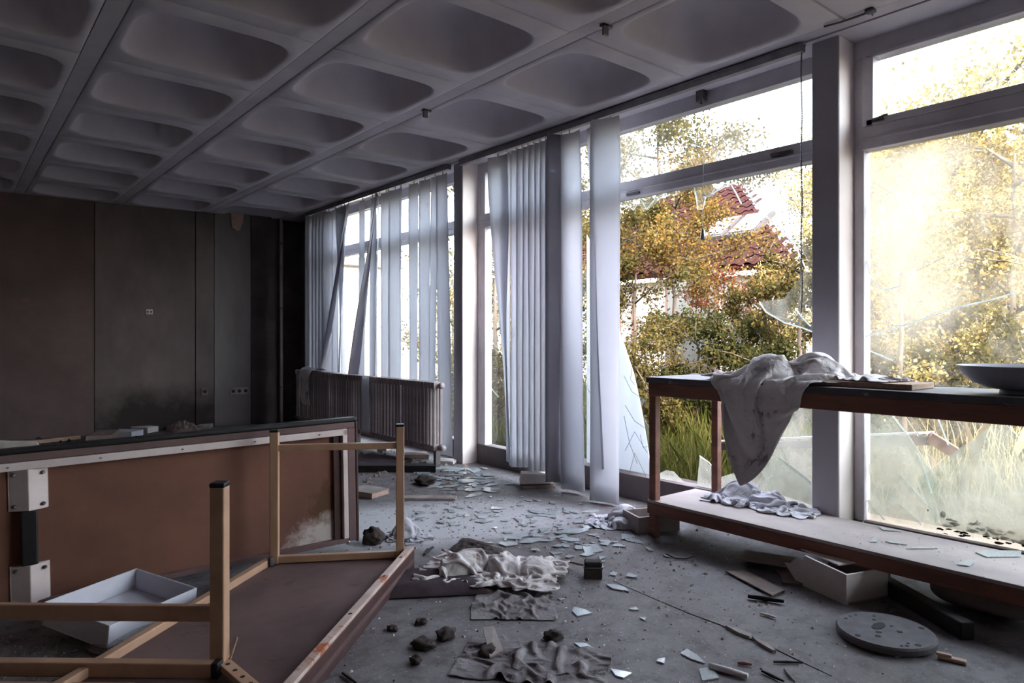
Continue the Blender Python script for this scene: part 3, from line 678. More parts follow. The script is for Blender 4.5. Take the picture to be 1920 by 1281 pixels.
# crumpled cloths: a sheet of points with stretch, shear and bend limits falls on what carries it
def drape(name, m, size, nx, ny, place, boxes, balls=(), floor_z=0.0, steps=170, seed=1, thick=.004, amp=.06, bend=.25, fric=.6, it=6, grip=.93, marg=.005):
    r_ = np.random.RandomState(seed); W_, D_ = size; dx, dy = W_ / (nx - 1), D_ / (ny - 1)
    P_ = np.empty((nx, ny, 3))
    for i in range(nx):
        for j in range(ny):
            q = place(i / (nx - 1), j / (ny - 1))
            w_ = (i / nx * W_ * 7 + seed * 3.3, j / ny * D_ * 7, seed)
            P_[i, j] = (q[0] + .25 * amp * noise.noise((w_[1], w_[0], 4)), q[1] + .25 * amp * noise.noise((w_[0], w_[1], 9)), q[2] + amp * (noise.noise(w_) + .5 * noise.noise((w_[0] * 2.3, w_[1] * 2.3, 7))))
    V_ = np.zeros_like(P_)
    def con(a, b_, rest, k):
        d = b_ - a; l = np.sqrt((d * d).sum(-1, keepdims=True)) + 1e-9; c = d * (.5 * k * (l - rest) / l); a += c; b_ -= c
    dg = math.hypot(dx, dy)
    for st in range(steps):
        V_[..., 2] -= 9.8 / 60 * .5; V_ *= .96; Q = P_ + V_ / 60
        for _ in range(it):
            for o in (0, 1):
                n2 = (nx - o) // 2 * 2; con(Q[o:o + n2:2], Q[o + 1:o + n2:2], dx, 1); n2 = (ny - o) // 2 * 2; con(Q[:, o:o + n2:2], Q[:, o + 1:o + n2:2], dy, 1)
            for o in (0, 1):
                for p in (0, 1):
                    a = (nx - o) // 2 * 2; c = (ny - p) // 2 * 2
                    con(Q[o:o + a:2, p:p + c:2], Q[o + 1:o + a:2, p + 1:p + c:2], dg, .35); con(Q[o + 1:o + a:2, p:p + c:2], Q[o:o + a:2, p + 1:p + c:2], dg, .35)
            for o in range(4):
                a = (nx - o) // 4 * 4; c = (ny - o) // 4 * 4
                con(Q[o:o + a:4], Q[o + 2:o + a:4], 2 * dx, bend); con(Q[:, o:o + c:4], Q[:, o + 2:o + c:4], 2 * dy, bend)
        hit = np.zeros(Q.shape[:2], bool)
        for c, rad in balls:
            d = (Q - np.array(c)) / np.array(rad); l = np.sqrt((d * d).sum(-1)); k = l < 1
            if k.any(): Q[k] = np.array(c) + d[k] / (l[k][:, None] + 1e-9) * np.array(rad); hit |= k
        for lo, hi in boxes:
            lo = np.array(lo) - marg; hi = np.array(hi) + marg; k = ((Q > lo) & (Q < hi)).all(-1)
            if k.any():
                q = Q[k]; g = np.concatenate([q - lo, hi - q], 1); f = g.argmin(1); ax = f % 3; v = np.where(f < 3, lo[ax], hi[ax]); q[np.arange(len(q)), ax] = v; Q[k] = q; hit |= k
        k = Q[..., 2] < floor_z + .004; Q[..., 2][k] = floor_z + .004; hit |= k
        Q[hit, :2] = Q[hit, :2] * (1 - grip) + P_[hit, :2] * grip
        V_ = (Q - P_) * 60; V_[hit] *= (1 - fric); np.clip(V_, -3, 3, out=V_); P_ = Q
    b = MB(); b.v = [tuple(p) for p in P_.reshape(-1, 3)]
    b.f = [(i * ny + j, i * ny + j + 1, (i + 1) * ny + j + 1, (i + 1) * ny + j) for i in range(nx - 1) for j in range(ny - 1)]
    return b.build(name, m, None, True, solid=thick, sub=2)
BENCHBOX = [((BX0 - .014, BY0, .845), (BX1 + .01, BY1, .958)), ((BX0 - .012, BY0, .13), (BX1, BY1, .216)), ((3.768, -2, 0), (3.99, 3.0, 2.8))]
def place(a, c):
    # square sheet laid cornerwise over the bench front, squeezed along the bench
    u_, v_ = (a - .5) * .96, (c - .5) * .96
    q, l = (u_ + v_) * .7071, (u_ - v_) * .7071
    f = .040 * math.sin(l * 15 + 5 * q + 1) + .03 * math.sin(l * 31 - 9 * q)
    if q < .30:
        t = (.30 - q) / .98
        return (3.285 + t * .50, 1.95 + l * .62 + .16 * q, 1.0 + .19 * math.sin(math.pi * min(1, t * 1.15 + .12)) ** .7 - .30 * l * l + f)
    return (3.205 + f - .02 - .03 * math.cos(l * 9), 2.06 + l * .74 - .12 * (q - .3), 1.03 - (q - .30) * .92)
o = drape('dust_sheet', 'cloth', (.96, .96), 60, 60, place, BENCHBOX, [((3.56, 1.80, .97), (.12, .16, .13)), ((3.42, 1.98, .97), (.10, .13, .14))], seed=3, amp=.07, steps=38, bend=.3, marg=.02)
tag(o, 'crumpled grey cloth draped over the bench edge with a tail hanging down', 'cloth')
def pile(c, sx, sy, size, rot, seed, name, m, z=0.0, amp=.10, boxes=(), balls=(), n=44, steps=70, bend=.12):
    """a sheet pushed together to sx by sy and let fall"""
    cr, sr = math.cos(rot), math.sin(rot)
    def place(a, b_):
        x, y = (a - .5) * sx, (b_ - .5) * sy
        rr = min(1, math.hypot((a - .5) * 2, (b_ - .5) * 2)); f = abs(noise.noise((x * 8 + seed, y * 5, seed))) * 1.6
        return (c[0] + x * cr - y * sr, c[1] + x * sr + y * cr, z + .006 + amp * (1.1 - rr) * (.3 + f))
    return drape(name, m, size, n, n, place, list(boxes), balls, z, steps, seed, amp=amp * .8, bend=bend)
def heap(c, a, b_, h, rot, seed, name, m, z0=.003, k=3.0, flat=.0, n=44, solid=.004, irregular=.22, sharp=1.0):
    """crumpled cloth lying in folds: polar sheet with ridged height"""
    cx, cy = c; cr, sr = math.cos(rot), math.sin(rot)
    def fn(t, r_):
        th = t * 2 * math.pi
        q = r_ * (1 + irregular * noise.noise((math.cos(th) * 1.3 + seed, math.sin(th) * 1.3, seed * 2)) + irregular * .5 * noise.noise((math.cos(th) * 4 + seed, math.sin(th) * 4, 3)))
        lx, ly = a * q * math.cos(th), b_ * q * math.sin(th)
        dome = max(0, 1 - r_ ** 2.2) * (1 - flat) + flat * (1 - r_ ** 8)
        g = ridge((lx * k / max(a, b_) + seed * 3.1, ly * k / max(a, b_), seed)) ** 1
        z = z0 + h * dome * (.35 + .65 * max(0, g) * sharp) + .01 * (1 - r_) * 0
        z += h * .22 * max(0, math.sin(th * 7 + seed)) * r_ * (1 - r_) * 2
        return (cx + lx * cr - ly * sr, cy + lx * sr + ly * cr, max(z0, z))
    return MB().grid(fn, n, n // 2 + 2).build(name, m, None, True, solid=solid, sub=1)
c = on_z(1420, 945, .22)
tag(pile((c.x + .02, c.y - .02), .32, .60, (.74, 1.02), R(4), 3, 'dust_sheet', 'clothw', .217, .15, BENCHBOX[2:], [((c.x + .05, c.y + .12, .21), (.09, .12, .11)), ((c.x + .03, c.y - .06, .21), (.08, .10, .075))], n=54, steps=45), 'bundle of white cloth lying on the lower bench shelf', 'cloth')
# board with cloth on the bench top, bowl
p = on_z(1660, 720, .958)
bd = MB().box((3.36, 1.25, .9585), (3.62, 1.78, .985)); tag(bd.build('wooden_board', 'wood', None, bevel=.003), 'pale wooden board lying on the bench top', 'board')
tag(pile((3.53, 1.60), .26, .46, (.36, .62), R(-6), 5, 'dust_sheet', 'cloth', .987, .07, BENCHBOX[2:], (), n=36), 'flat grey cloth lying over the pale board on bench', 'cloth')
bc = on_x(1915, 700, 3.47)
bw = thing('enamel_bowl', (3.47, bc.y, .958), 'wide dark enamel bowl standing on the bench top', 'bowl')
MB().lathe([(.085, .024), (.12, .028), (.17, .05), (.205, .082), (.228, .118), (.232, .122), (.226, .122), (.2, .088), (.165, .058), (.1, .036), (.02, .034)], (3.47, bc.y, .9585), 48).build('bowl_body', 'bowl', bw, True)
MB().lathe([(.07, 0), (.078, .0), (.074, .026), (.06, .026)], (3.47, bc.y, .9585), 32).build('foot_ring', 'bowl', bw, True)
# ------------------------------------------------------------------ under and in front of the bench
dc = on_z(1660, 1187, .02)
ds = thing('round_disc', (dc.x, dc.y, 0), 'round grey wooden disc with drilled holes lying on floor', 'disc')
MB().lathe([(.165, .0), (.178, .006), (.18, .026), (.174, .034), (.02, .034)], (dc.x, dc.y, .001), 48).build('disc_body', 'disc', ds)
random.seed(8)
for k in range(16):
    a, r_ = random.uniform(0, 6.28), random.choice((.05, .09, .13, .15)); s_ = random.choice((.006, .008, .012))
    MB().lathe([(s_, 0), (s_ * .9, .0022)], (dc.x + r_ * math.cos(a), dc.y + r_ * math.sin(a), .034), 10).build('drill_hole', 'dark', ds)
MB().lathe([(.03, 0), (.028, .003)], (dc.x + .01, dc.y + .03, .034), 16, 1.5, .7).build('centre_hole', 'dark', ds)
# broken white box and panels
p = on_z(1535, 1108, 0); a = R(62)
mt = Matrix.Translation((p.x + .03, p.y, 0)) @ Matrix.Rotation(a - R(90) + R(10), 4, 'Z')
bx = thing('broken_box', (p.x + .03, p.y, 0), 'broken whitish box with jagged side lying under the bench', 'box')
MB().prism([mt @ Vector(q) for q in ((-.05, -.19, 0), (-.05, .10, 0), (-.05, .19, .075), (-.05, .155, .08), (-.05, .12, .115), (-.05, .09, .10), (-.05, .055, .15), (-.05, .0, .145), (-.05, -.19, .135))], mt.to_3x3() @ Vector((1, 0, 0)), .012).build('side_panel', 'white', bx)
MB().box((-.04, -.19, 0), (.22, -.18, .135), mt).build('side_panel', 'white', bx)
MB().box((-.04, -.19, 0), (.22, .15, .01), mt).build('base_panel', 'card', bx)
MB().box((.205, -.19, .01), (.22, .16, .13), mt).build('side_panel', 'card', bx)
tag(MB().prism([mt @ Vector(q) for q in ((.0, -.10, .142), (.02, .22, .146), (.30, .18, .15), (.26, -.12, .146))], (0, 0, 1), .006).build('hardboard_sheet', 'white'), 'white loose panel lying on the broken box', 'panel')
bm0, bm1 = on_z(1572, 1052, .02), on_z(1815, 1192, .02)
for k, (o0, o1, w, h, lab) in enumerate(((0, 0, .06, .07, 'long black charred plank slanting beneath the bench'), (.085, .03, .04, .035, 'thin black charred lath beside the long plank'))):
    d = Vector((o0, o0, 0)); e = Vector((o1, o1, 0))
    tag(MB().bar(tuple(bm0 + d + Vector((0, 0, h / 2 - .018))), tuple(bm1 + e + Vector((0, 0, h / 2 - .018))), w, h).build('charred_plank', 'dark', None, bevel=.005), lab, 'plank', 'charred wood under the bench')
p = on_z(1850, 1150, 0)
def fn(a, t):
    th = a * 2 * math.pi; ph = (t - .5) * math.pi
    cx, sx = math.cos(ph), math.sin(ph)
    rx, ry, rz = .10, .22, .062
    q = lambda v: math.copysign(abs(v) ** .7, v)
    return (p.x + rx * q(math.cos(th)) * cx + .01 * noise.noise((a * 5, t * 5, 0)), p.y + ry * q(math.sin(th)) * cx, .07 + rz * q(sx) * (1 + .15 * noise.noise((a * 6, t * 6, 3))))
tag(MB().grid(fn, 30, 16).build('padded_bag', 'bag', None, True, sub=1), 'rounded grey-brown padded bag lying under the bench', 'bag')
# cardboard sheets under the bench
for u, v, w, l, a, z, lab in ((1445, 1062, .22, .30, 20, .03, 'brown cardboard sheet lying flat deep under the bench'), (1420, 1095, .10, .34, -22, .0, 'narrow brown cardboard strip by the broken box'), (1500, 1085, .2, .2, 40, .0, 'torn cardboard scrap before the broken box')):
    p = on_z(u, v); mt = Matrix.Translation((p.x, p.y, .004 + z)) @ Matrix.Rotation(R(a), 4, 'Z') @ Matrix.Rotation(R(4 if z else 0), 4, 'Y')
    tag(MB().prism([mt @ Vector(q) for q in ((-w/2, -l/2, 0), (w/2, -l/2*.8, 0), (w/2*.9, l/2, 0), (0, l/2*.9, 0), (-w/2*1.1, l/2*1.05, 0))], (0, 0, 1), .008).build('cardboard', 'card'), lab, 'cardboard', 'cardboard under the bench')
# white cloth and box end by the bench leg
p = on_z(1180, 985)
tag(pile((p.x - .0, p.y + .06), .30, .42, (.60, .78), R(35), 8, 'dust_sheet', 'clothw', 0, .14, (), [((p.x + .05, p.y + .08, 0), (.10, .10, .11)), ((p.x - .06, p.y + .0, 0), (.08, .07, .06))], n=46, steps=45), 'white cloth heaped on the floor beside the bench leg', 'cloth')
mt = Matrix.Translation((3.40, 2.80, 0)) @ Matrix.Rotation(R(-22), 4, 'Z')
bx = thing('low_crate', (3.40, 2.80, 0), 'low grey crate on the floor behind the bench leg', 'crate')
MB().box((-.11, -.10, 0), (-.095, .11, .10), mt).build('side_panel', 'paper', bx); MB().box((.16, -.10, 0), (.175, .11, .10), mt).build('side_panel', 'paper', bx)
MB().box((-.095, -.10, 0), (.16, -.085, .10), mt).build('end_panel', 'paper', bx); MB().box((-.095, .095, 0), (.16, .11, .10), mt).build('end_panel', 'paper', bx); MB().box((-.095, -.085, 0), (.16, .095, .012), mt).build('base_panel', 'paper', bx)
# white tile block under the blind
p = on_z(1008, 915); mt = Matrix.Translation((p.x, p.y, 0)) @ Matrix.Rotation(-YAW + R(4), 4, 'Z')   # x across the view, y away from it
tag(MB().box((-.13, -.03, .0), (.14, .16, .022), mt).box((-.12, -.01, .022), (.13, .15, .034), mt).build('plaster_slab', 'card', None, bevel=.004), 'grey plaster slab under a white block below blind', 'slab')
tag(MB().prism([mt @ Vector(q) for q in ((-.14, -.02, .036), (.10, -.02, .036), (.15, .0, .10), (-.125, .0, .115))], mt.to_3x3() @ Vector((0, 1, 0)), .12).build('plaster_block', 'white', None, bevel=.004), 'chipped white plaster block below the bunched blind', 'block')
tag(MB().box((.19, -.06, 0), (.27, .0, .02), mt).build('plaster_chip', 'pink', None, bevel=.003), 'small pinkish plaster chip beside the white block', 'chip')

# ------------------------------------------------------------------ table on its side
P0, P1 = Vector((-1.15, 3.725, 0)), Vector((1.80, 3.568, 0))
pd = (P1 - P0).normalized(); pn = Vector((pd.y, -pd.x, 0))
def pz_(s): return -.0 + .045 * max(0, s) / 2.95
tp = thing('toppled_table', tuple((P0 + P1) / 2), 'large brown table toppled on its long side with white brackets', 'table')
HT = .685
LEN = (P1 - P0).length
tl = .02  # slight lean of the board away from the camera
roll = Matrix.Translation(P0) @ Matrix(((pd.x, -pn.x, 0, 0), (pd.y, -pn.y, 0, 0), (0, 0, 1, 0), (0, 0, 0, 1))) @ Matrix.Rotation(-R(1.05), 4, 'Y') 
# local: x along, y away from camera, z up
mm = M['hard'].copy(); M['hardmould'] = mm; N, L = mm.node_tree.nodes, mm.node_tree.links
def bloom(c, sc_, rot, colr, lo, hi, nscale):
    b_ = N['Principled BSDF']; src = b_.inputs['Base Color'].links[0].from_socket
    tc = N.new('ShaderNodeTexCoord'); mp = N.new('ShaderNodeMapping'); mp.vector_type = 'TEXTURE'; mp.inputs['Location'].default_value = c; mp.inputs['Scale'].default_value = sc_; mp.inputs['Rotation'].default_value = rot
    L.new(tc.outputs['Object'], mp.inputs[0]); g = N.new('ShaderNodeTexGradient'); g.gradient_type = 'SPHERICAL'; L.new(mp.outputs[0], g.inputs[0])
    t = noise_tex(N, L, nscale, 8, .7); m_ = N.new('ShaderNodeMath'); m_.operation = 'MULTIPLY'; L.new(g.outputs['Fac'], m_.inputs[0]); L.new(t.outputs[0], m_.inputs[1])
    f_ = ramp(N, L, m_.outputs[0], [(lo, (0, 0, 0)), (hi, (1, 1, 1))]).outputs[0]; L.new(mixc(N, L, f_, src, lin(colr)), b_.inputs['Base Color'])
bloom(tuple(roll @ Vector((LEN - .15, 0, .20))), (.22, .2, .30), (0, 0, 0), (86, 58, 36), .22, .30, 22)
bloom(tuple(roll @ Vector((LEN - .12, 0, .04))), (.46, .2, .24), (0, 0, 0), (190, 178, 172), .16, .34, 16)
bloom(tuple(roll @ Vector((.9, 0, .10))), (.5, .2, .10), (0, R(10), 0), (58, 42, 38), .2, .3, 7)
def pbox(lo, hi, name, m, bev=.003): return MB().box(lo, hi, roll).build(name, m, tp, bevel=bev)
pbox((0, .0, 0.004), (LEN - .03, .022, HT), 'board', 'hardmould')
pbox((0, -.035, HT - .012), (LEN, .03, HT + .012), 'rim', 'blackplastic', .008)
pbox((LEN - .012, -.035, .0), (LEN + .004, .03, HT - .012), 'rim', 'edge', .005)
pbox((0, -.034, HT - .045), (LEN - .014, -.0, HT - .013), 'edge_band', 'hard2')
pbox((LEN - .055, -.034, .01), (LEN - .013, -.0, HT - .046), 'edge_band', 'hard2')
pbox((0, -.042, HT - .082), (LEN - .06, -.008, HT - .047), 'steel_angle', 'bracket')
pbox((LEN - .088, -.042, .03), (LEN - .06, -.008, HT - .05), 'steel_angle', 'bracket')
pbox((0, -.036, .004), (LEN - .06, -.0, .03), 'edge_band', 'hard2')
pbox((LEN - .135, -.02, .03), (LEN - .09, -.002, HT - .083), 'batten', 'edge')
# screws along the angle
for k in range(9):
    x = LEN - .22 - k * .34
    c = roll @ Vector((x, -.043, HT - .064)); MB().lathe([(.002, -.003), (.007, 0), (.002, .003)], tuple(c), 8).build('screw', 'steel', tp)
# bloom of white mould near the far corner
def blob(cx, cz, rx, rz, seed, name, m, y=-.003):
    pts = []
    for k in range(36):
        a = 2 * math.pi * k / 36; q = 1 + .35 * noise.noise((math.cos(a) * 1.6 + seed, math.sin(a) * 1.6, 1)) + .15 * noise.noise((math.cos(a) * 5 + seed, math.sin(a) * 5, 1))
        pts.append(roll @ Vector((cx + rx * q * math.cos(a), y, max(.032, min(HT - .09, cz + rz * q * math.sin(a))))))
    return MB().prism(pts, roll.to_3x3() @ Vector((0, 1, 0)), .002).build(name, m, tp)
# brackets and black leg tube
bxs = (on_y(58, 920, 3.65) - P0).dot(pd)
for z0, z1 in ((.425, .605), (.0, .19)):
    br = MB(); w = .068
    br.box((bxs - w - .004, -.006, z0), (bxs + w + .004, -.0, z1), roll)
    br.add([roll @ Vector(q) for q in ((bxs - w, -.006, z0), (bxs - .0, -.048, z0), (bxs + w, -.012, z0), (bxs + w, -.006, z0), (bxs - w, -.006, z1), (bxs - .0, -.048, z1), (bxs + w, -.012, z1), (bxs + w, -.006, z1))],
           [(3, 2, 1, 0), (4, 5, 6, 7), (0, 1, 5, 4), (1, 2, 6, 5), (2, 3, 7, 6), (3, 0, 4, 7)])
    bo = br.build('leg_bracket', 'bracket', tp, bevel=.003)
    for sx in (-.052, .052):
        for z in (z0 + .022, z1 - .022):
            c = roll @ Vector((bxs + sx, -.019 if sx < 0 else -.024, z)); MB().lathe([(.003, -.008), (.010, -.004), (.010, .004), (.003, .008)], tuple(c), 8).build('screw', 'steel', bo)
MB().box((bxs - .03, -.045, .19), (bxs + .03, -.004, .425), roll).build('leg_tube', 'blackplastic', tp, bevel=.006)

# ------------------------------------------------------------------ overturned table: board on the floor, frame and legs upward
Z0 = .09
A, Bp = Vector((1.814, 3.109, Z0)), Vector((1.283, 3.435, Z0))
FR_, FL_ = Vector((1.885, 3.085, 0)), Vector((1.235, 3.485, 0))
dR = Vector((-.726, -.687, 0)).normalized(); dL = Vector((-.768, -.640, 0)).normalized()
NR_, NL_ = FR_ + dR * 1.85, FL_ + dL * 1.75
ov = thing('overturned_table', tuple((FR_ + NL_) / 2), 'overturned table with tan steel legs in the air and rusty edge rail', 'table')
up = Vector((0, 0, 1))
MB().prism([FR_ + up * .03, FL_ + up * .03, NL_ + up * .03, NR_ + up * .03], (0, 0, 1), .03).build('table_board', 'hard2', ov, bevel=.003)
def inset(a, b_, k): return a + (b_ - a).normalized() * k
MB().prism([FR_ + up * .002, NR_ + up * .002, inset(NR_, NL_, .03) + up * .002, inset(FR_, FL_, .03) + up * .002], (0, 0, 1), .096).build('edge_board', 'edge', ov, bevel=.004)
MB().prism([FR_ + up * .002, FL_ + up * .002, FL_ + dL * .02 + up * .002, FR_ + dR * .02 + up * .002], (0, 0, 1), .06).build('edge_board', 'edge', ov, bevel=.004)
rr_ = inset(FR_, FL_, .02)
MB().bar(tuple(rr_ + up * .106), tuple(rr_ + dR * 1.83 + up * .106), .036, .016).build('side_rail', 'rust', ov, bevel=.003)
la = Bp + (A - Bp).normalized() * -.02; la.z = .078
MB().bar(tuple(la + dL * .02), tuple(la + dL * 1.7), .035, .035).build('side_rail', 'tan', ov, bevel=.004)
MB().bar((A.x, A.y, .082), (Bp.x, Bp.y, .082), .03, .036).build('end_rail', 'tan', ov, bevel=.004)
MB().bar((A.x, A.y, .642), (Bp.x, Bp.y, .642), .026, .034).build('cross_bar', 'tan', ov, bevel=.004)
for q, zt in ((A, .752), (Bp, .735)):
    # square tube leg turned with the frame
    lg = MB().bar((q.x, q.y, .062), (q.x, q.y, zt - .012), .042, .042, up=tuple((A - Bp).normalized())).build('leg', 'tan', ov, bevel=.004)
    MB().bar((q.x, q.y, zt - .014), (q.x, q.y, zt), .044, .044, up=tuple((A - Bp).normalized())).build('leg_cap', 'blackplastic', lg, bevel=.004)
k_ = Bp + Vector((-.03, -.035, -.005)); MB().box(tuple(k_ - Vector((.012, .012, .02))), tuple(k_ + Vector((.012, .012, .02)))).build('corner_clip', 'steel', ov, bevel=.003)
for s_ in (.18, .45, .88):
    c = rr_ + dR * s_ + up * .1145; MB().lathe([(.006, 0), (.005, .0016)], (c.x, c.y, c.z), 8, 1.6, 1).build('rail_hole', 'dark', ov)

# second frame, its leg and rails lying over the first
Cq = on_z(412, 1240, .09); dn = (on_z(0, 1236, .09) - Cq); dn.z = 0; dn = dn.normalized(); dF = (on_z(512, 1290, .08) - on_z(432, 1225, .08)); dF.z = 0; dF = dF.normalized()
f2 = thing('table_frame', (Cq.x, Cq.y, .06), 'tan steel table frame with upright leg nearest the camera', 'table frame')
lg = MB().bar((Cq.x, Cq.y, .0905), (Cq.x, Cq.y, .69), .05, .05, up=tuple(dn)).build('leg', 'tan', f2, bevel=.005)
MB().bar((Cq.x, Cq.y, .687), (Cq.x, Cq.y, .704), .053, .053, up=tuple(dn)).build('leg_cap', 'blackplastic', lg, bevel=.005)
zb = .255
MB().bar(tuple(Vector((Cq.x, Cq.y, zb)) + dn * .02), tuple(Vector((Cq.x, Cq.y, zb)) + dn * 1.0), .026, .055).build('cross_bar', 'tan', f2, bevel=.004)
sh = -dn.cross(up) * .0
br0 = Vector((Cq.x, Cq.y, .085)) - Vector((dn.y, -dn.x, 0)) * 0
cn = Vector((FW.x, FW.y, 0)) * -.045
MB().bar(tuple(br0 + cn - dn * .0), tuple(br0 + cn + dn * 1.05), .04, .05).build('end_rail', 'tan', f2, bevel=.004)
MB().bar(tuple(br0 + cn - dn * .022), tuple(br0 + cn + dn * .003), .043, .053).build('rail_cap', 'blackplastic', f2, bevel=.004)
pr = MB().bar(tuple(br0 + Vector((0, 0, -.0)) + dF * .0 - cn * .2), tuple(br0 + dF * .6 - cn * .2), .045, .022); po = pr.build('side_rail', 'tan', f2, bevel=.003)
for k in range(6):
    c = br0 + dF * (.06 + .06 * k) - cn * .2 + up * .011; MB().lathe([(.008, 0), (.007, .0016)], tuple(c), 10).build('rail_hole', 'dark', po)
q0 = br0 + cn * 3.4 + up * -.02
MB().bar(tuple(q0 + dn * .22), tuple(q0 + dn * 1.0), .05, .03).build('loose_rail', 'tan', f2, bevel=.004)
q = on_z(430, 1240, .09); tag(MB().tube([tuple(q), tuple(q + Vector((.03, .012, .07)))], .004, 6).build('bent_nail', 'wood', None), 'thin bent nail standing by the upright tan leg', 'nail')

# white tray leaning between the tables
tc0 = on_z(235, 1150, 0)
ta = on_z(95, 1195, 0); tb = on_z(375, 1120, .08)
tr = thing('plastic_tray', (tc0.x, tc0.y, 0), 'white plastic tray tipped against the brown toppled table', 'tray')
ctr = Vector((.575, 3.265, .025)); tm = Matrix.Translation(ctr) @ Matrix.Rotation(R(30), 4, 'Z') @ Matrix.Rotation(R(7), 4, 'X')
W_, D_, H_ = .215, .18, .10
MB().box((-W_, -D_, .004), (W_, D_, .010), tm).build('tray_base', 'tray', tr, bevel=.003)
for lo, hi in (((-W_, -D_, .01), (W_, -D_ + .008, H_)), ((-W_, D_ - .008, .01), (W_, D_, H_)), ((-W_, -D_ + .008, .01), (-W_ + .008, D_ - .008, H_)), ((W_ - .008, -D_ + .008, .01), (W_, D_ - .008, H_))):
    MB().box(lo, hi, tm).build('tray_side', 'tray', tr, bevel=.003)
p = on_z(245, 1200, 0)
gl_ = thing('glass_lid', (p.x, p.y, 0), 'round clear glass dish lying on the floor before the tray', 'lid')  # round glass lid, dome upward
MB().lathe([(.14, .0), (.148, .004), (.145, .012), (.1, .03), (.04, .038), (.005, .04)], (p.x, p.y, .003), 36).build('lid_dome', 'glass_shard', gl_, True)
MB().lathe([(.143, .0), (.151, .003), (.151, .008), (.143, .011)], (p.x, p.y, .003), 36).build('lid_rim', 'steel', gl_, True)
p = on_z(262, 1225, .03)
tag(MB().prism([(p.x - .09, p.y - .03, .046), (p.x + .08, p.y - .04, .046), (p.x + .11, p.y + .02, .046), (p.x - .05, p.y + .05, .046)], (0, 0, 1), .008).build('ribbed_glass', 'floorglass'), 'shiny ribbed glass strip lying beside the round dish', 'glass')

# ------------------------------------------------------------------ floor cloths, mat, bag, bricks, clods
p = on_z(775, 1100)
def fn(a, t):
    x = (a - .5) * .5; y = (t - .5) * .34
    e = 1 - max(abs(2 * a - 1), abs(2 * t - 1)) ** 6
    q = Vector((x, y, 0)); q.rotate(Matrix.Rotation(R(-32), 3, 'Z'))
    return (p.x + .10 + q.x, p.y - .05 + q.y, .004 + .05 * e * (.75 + .4 * noise.noise((a * 3, t * 3, 2))))
tag(cloth_grid(fn, 22, 16, 'floor_cushion', 'mat', .006), 'flat dark brown cushion lying beside the overturned table', 'cushion')
p = on_z(925, 1082)
tag(pile((p.x, p.y), .66, .44, (1.02, .80), R(-52), 12, 'dust_sheet', 'clothfloor', .03, .16, (), [((p.x - .10, p.y + .10, 0), (.15, .10, .12)), ((p.x + .05, p.y - .02, 0), (.10, .12, .10)), ((p.x + .16, p.y - .14, 0), (.10, .10, .09))], n=60, steps=45), 'mud-stained white cloth crumpled in the middle of floor', 'cloth')
p = on_z(965, 1108)
tag(pile((p.x - .02, p.y - .02), .34, .60, (.44, .72), R(-40), 6, 'floor_rag', 'rag', 0, .05, n=40), 'brown muddy rag spread under the crumpled white cloth', 'rag')
p = on_z(905, 1040)
tag(heap((p.x, p.y + .05), .13, .26, .03, R(-20), 8.4, 'dead_leaves', 'mud', .003, 6.0, sharp=1.3), 'patch of brown rotten leaves behind the crumpled cloth', 'leaf litter')
p = on_z(1000, 1245)
tag(pile((p.x, p.y), .30, .52, (.38, .66), R(38), 15, 'floor_rag', 'rag', .0, .06, n=36), 'grey muddy rag lying flat in the foreground beside glass shards', 'rag')
p = on_z(920, 1222); tag(MB().prism([(p.x - .05, p.y - .06, .01), (p.x + .02, p.y - .05, .012), (p.x + .07, p.y + .07, .05), (p.x + .03, p.y + .09, .05)], (0, 0, 1), .006).build('torn_paper', 'paper'), 'folded grey paper scrap at the edge of the flat rag', 'paper')
p = on_z(760, 1008)
tag(pile((p.x, p.y), .16, .24, (.40, .50), R(30), 18, 'plastic_bag', 'clothw', 0, .14, (), [((p.x, p.y, 0), (.06, .07, .12))], n=34, steps=40), 'crumpled white plastic bag behind the far tan leg', 'bag')
def clod(u, v, s_, seed, name, lab, cat, m='mud', grp=None, fl=.6):
    p = on_z(u, v); b = bmesh.new(); bmesh.ops.create_icosphere(b, subdivisions=3, radius=s_)
    for vv in b.verts:
        k = 1 + .55 * noise.fractal(vv.co / s_ * 1.6 + Vector((seed, 0, 0)), 1, 2, 3); vv.co *= k; vv.co.z = max(-s_ * fl * .7, vv.co.z * fl); vv.co.x *= 1.25
    me = bpy.data.meshes.new(name); b.to_mesh(me); b.free(); me.materials.append(M[m]); me.polygons.foreach_set('use_smooth', [True] * len(me.polygons))
    o = put(name, me); zmin = min(q.co.z for q in me.vertices); o.location = (p.x, p.y, -zmin + .001); o.rotation_euler.z = seed
    return tag(o, lab, cat, grp)
G = 'dark mud clods on the floor'
clod(700, 1018, .055, 1.1, 'mud_clod', 'dark clod beside the bottom corner of toppled table', 'clod', 'mud', G, .9)
clod(795, 1216, .038, 2.3, 'mud_clod', 'low dark mud clod, larger of two near the overturned table', 'clod', 'mud', G)
clod(836, 1197, .036, 3.7, 'mud_clod', 'dark mud clod just behind the low larger clod', 'clod', 'mud', G)
clod(780, 1243, .024, 4.2, 'mud_clod', 'small round mud clod closest to the overturned table', 'clod', 'mud', G)
clod(1037, 1198, .032, 5.9, 'mud_clod', 'dark mud clod just behind the flat foreground rag', 'clod', 'mud', G)
clod(915, 1228, .032, 6.6, 'mud_clod', 'mud clod tucked against the flat foreground rag', 'clod', 'mud', G)
clod(790, 1170, .022, 9.1, 'mud_clod', 'tiny mud clod on bare floor before the cushion', 'clod', 'mud', G)
clod(798, 907, .085, 7.4, 'mud_clod', 'brown litter clump on the pale dusty floor before pillar', 'clod', 'mud', G, .4)
clod(735, 1182, .02, 8.3, 'mud_clod', 'tiny mud clod beside the rusty table edge', 'clod', 'mud', G)
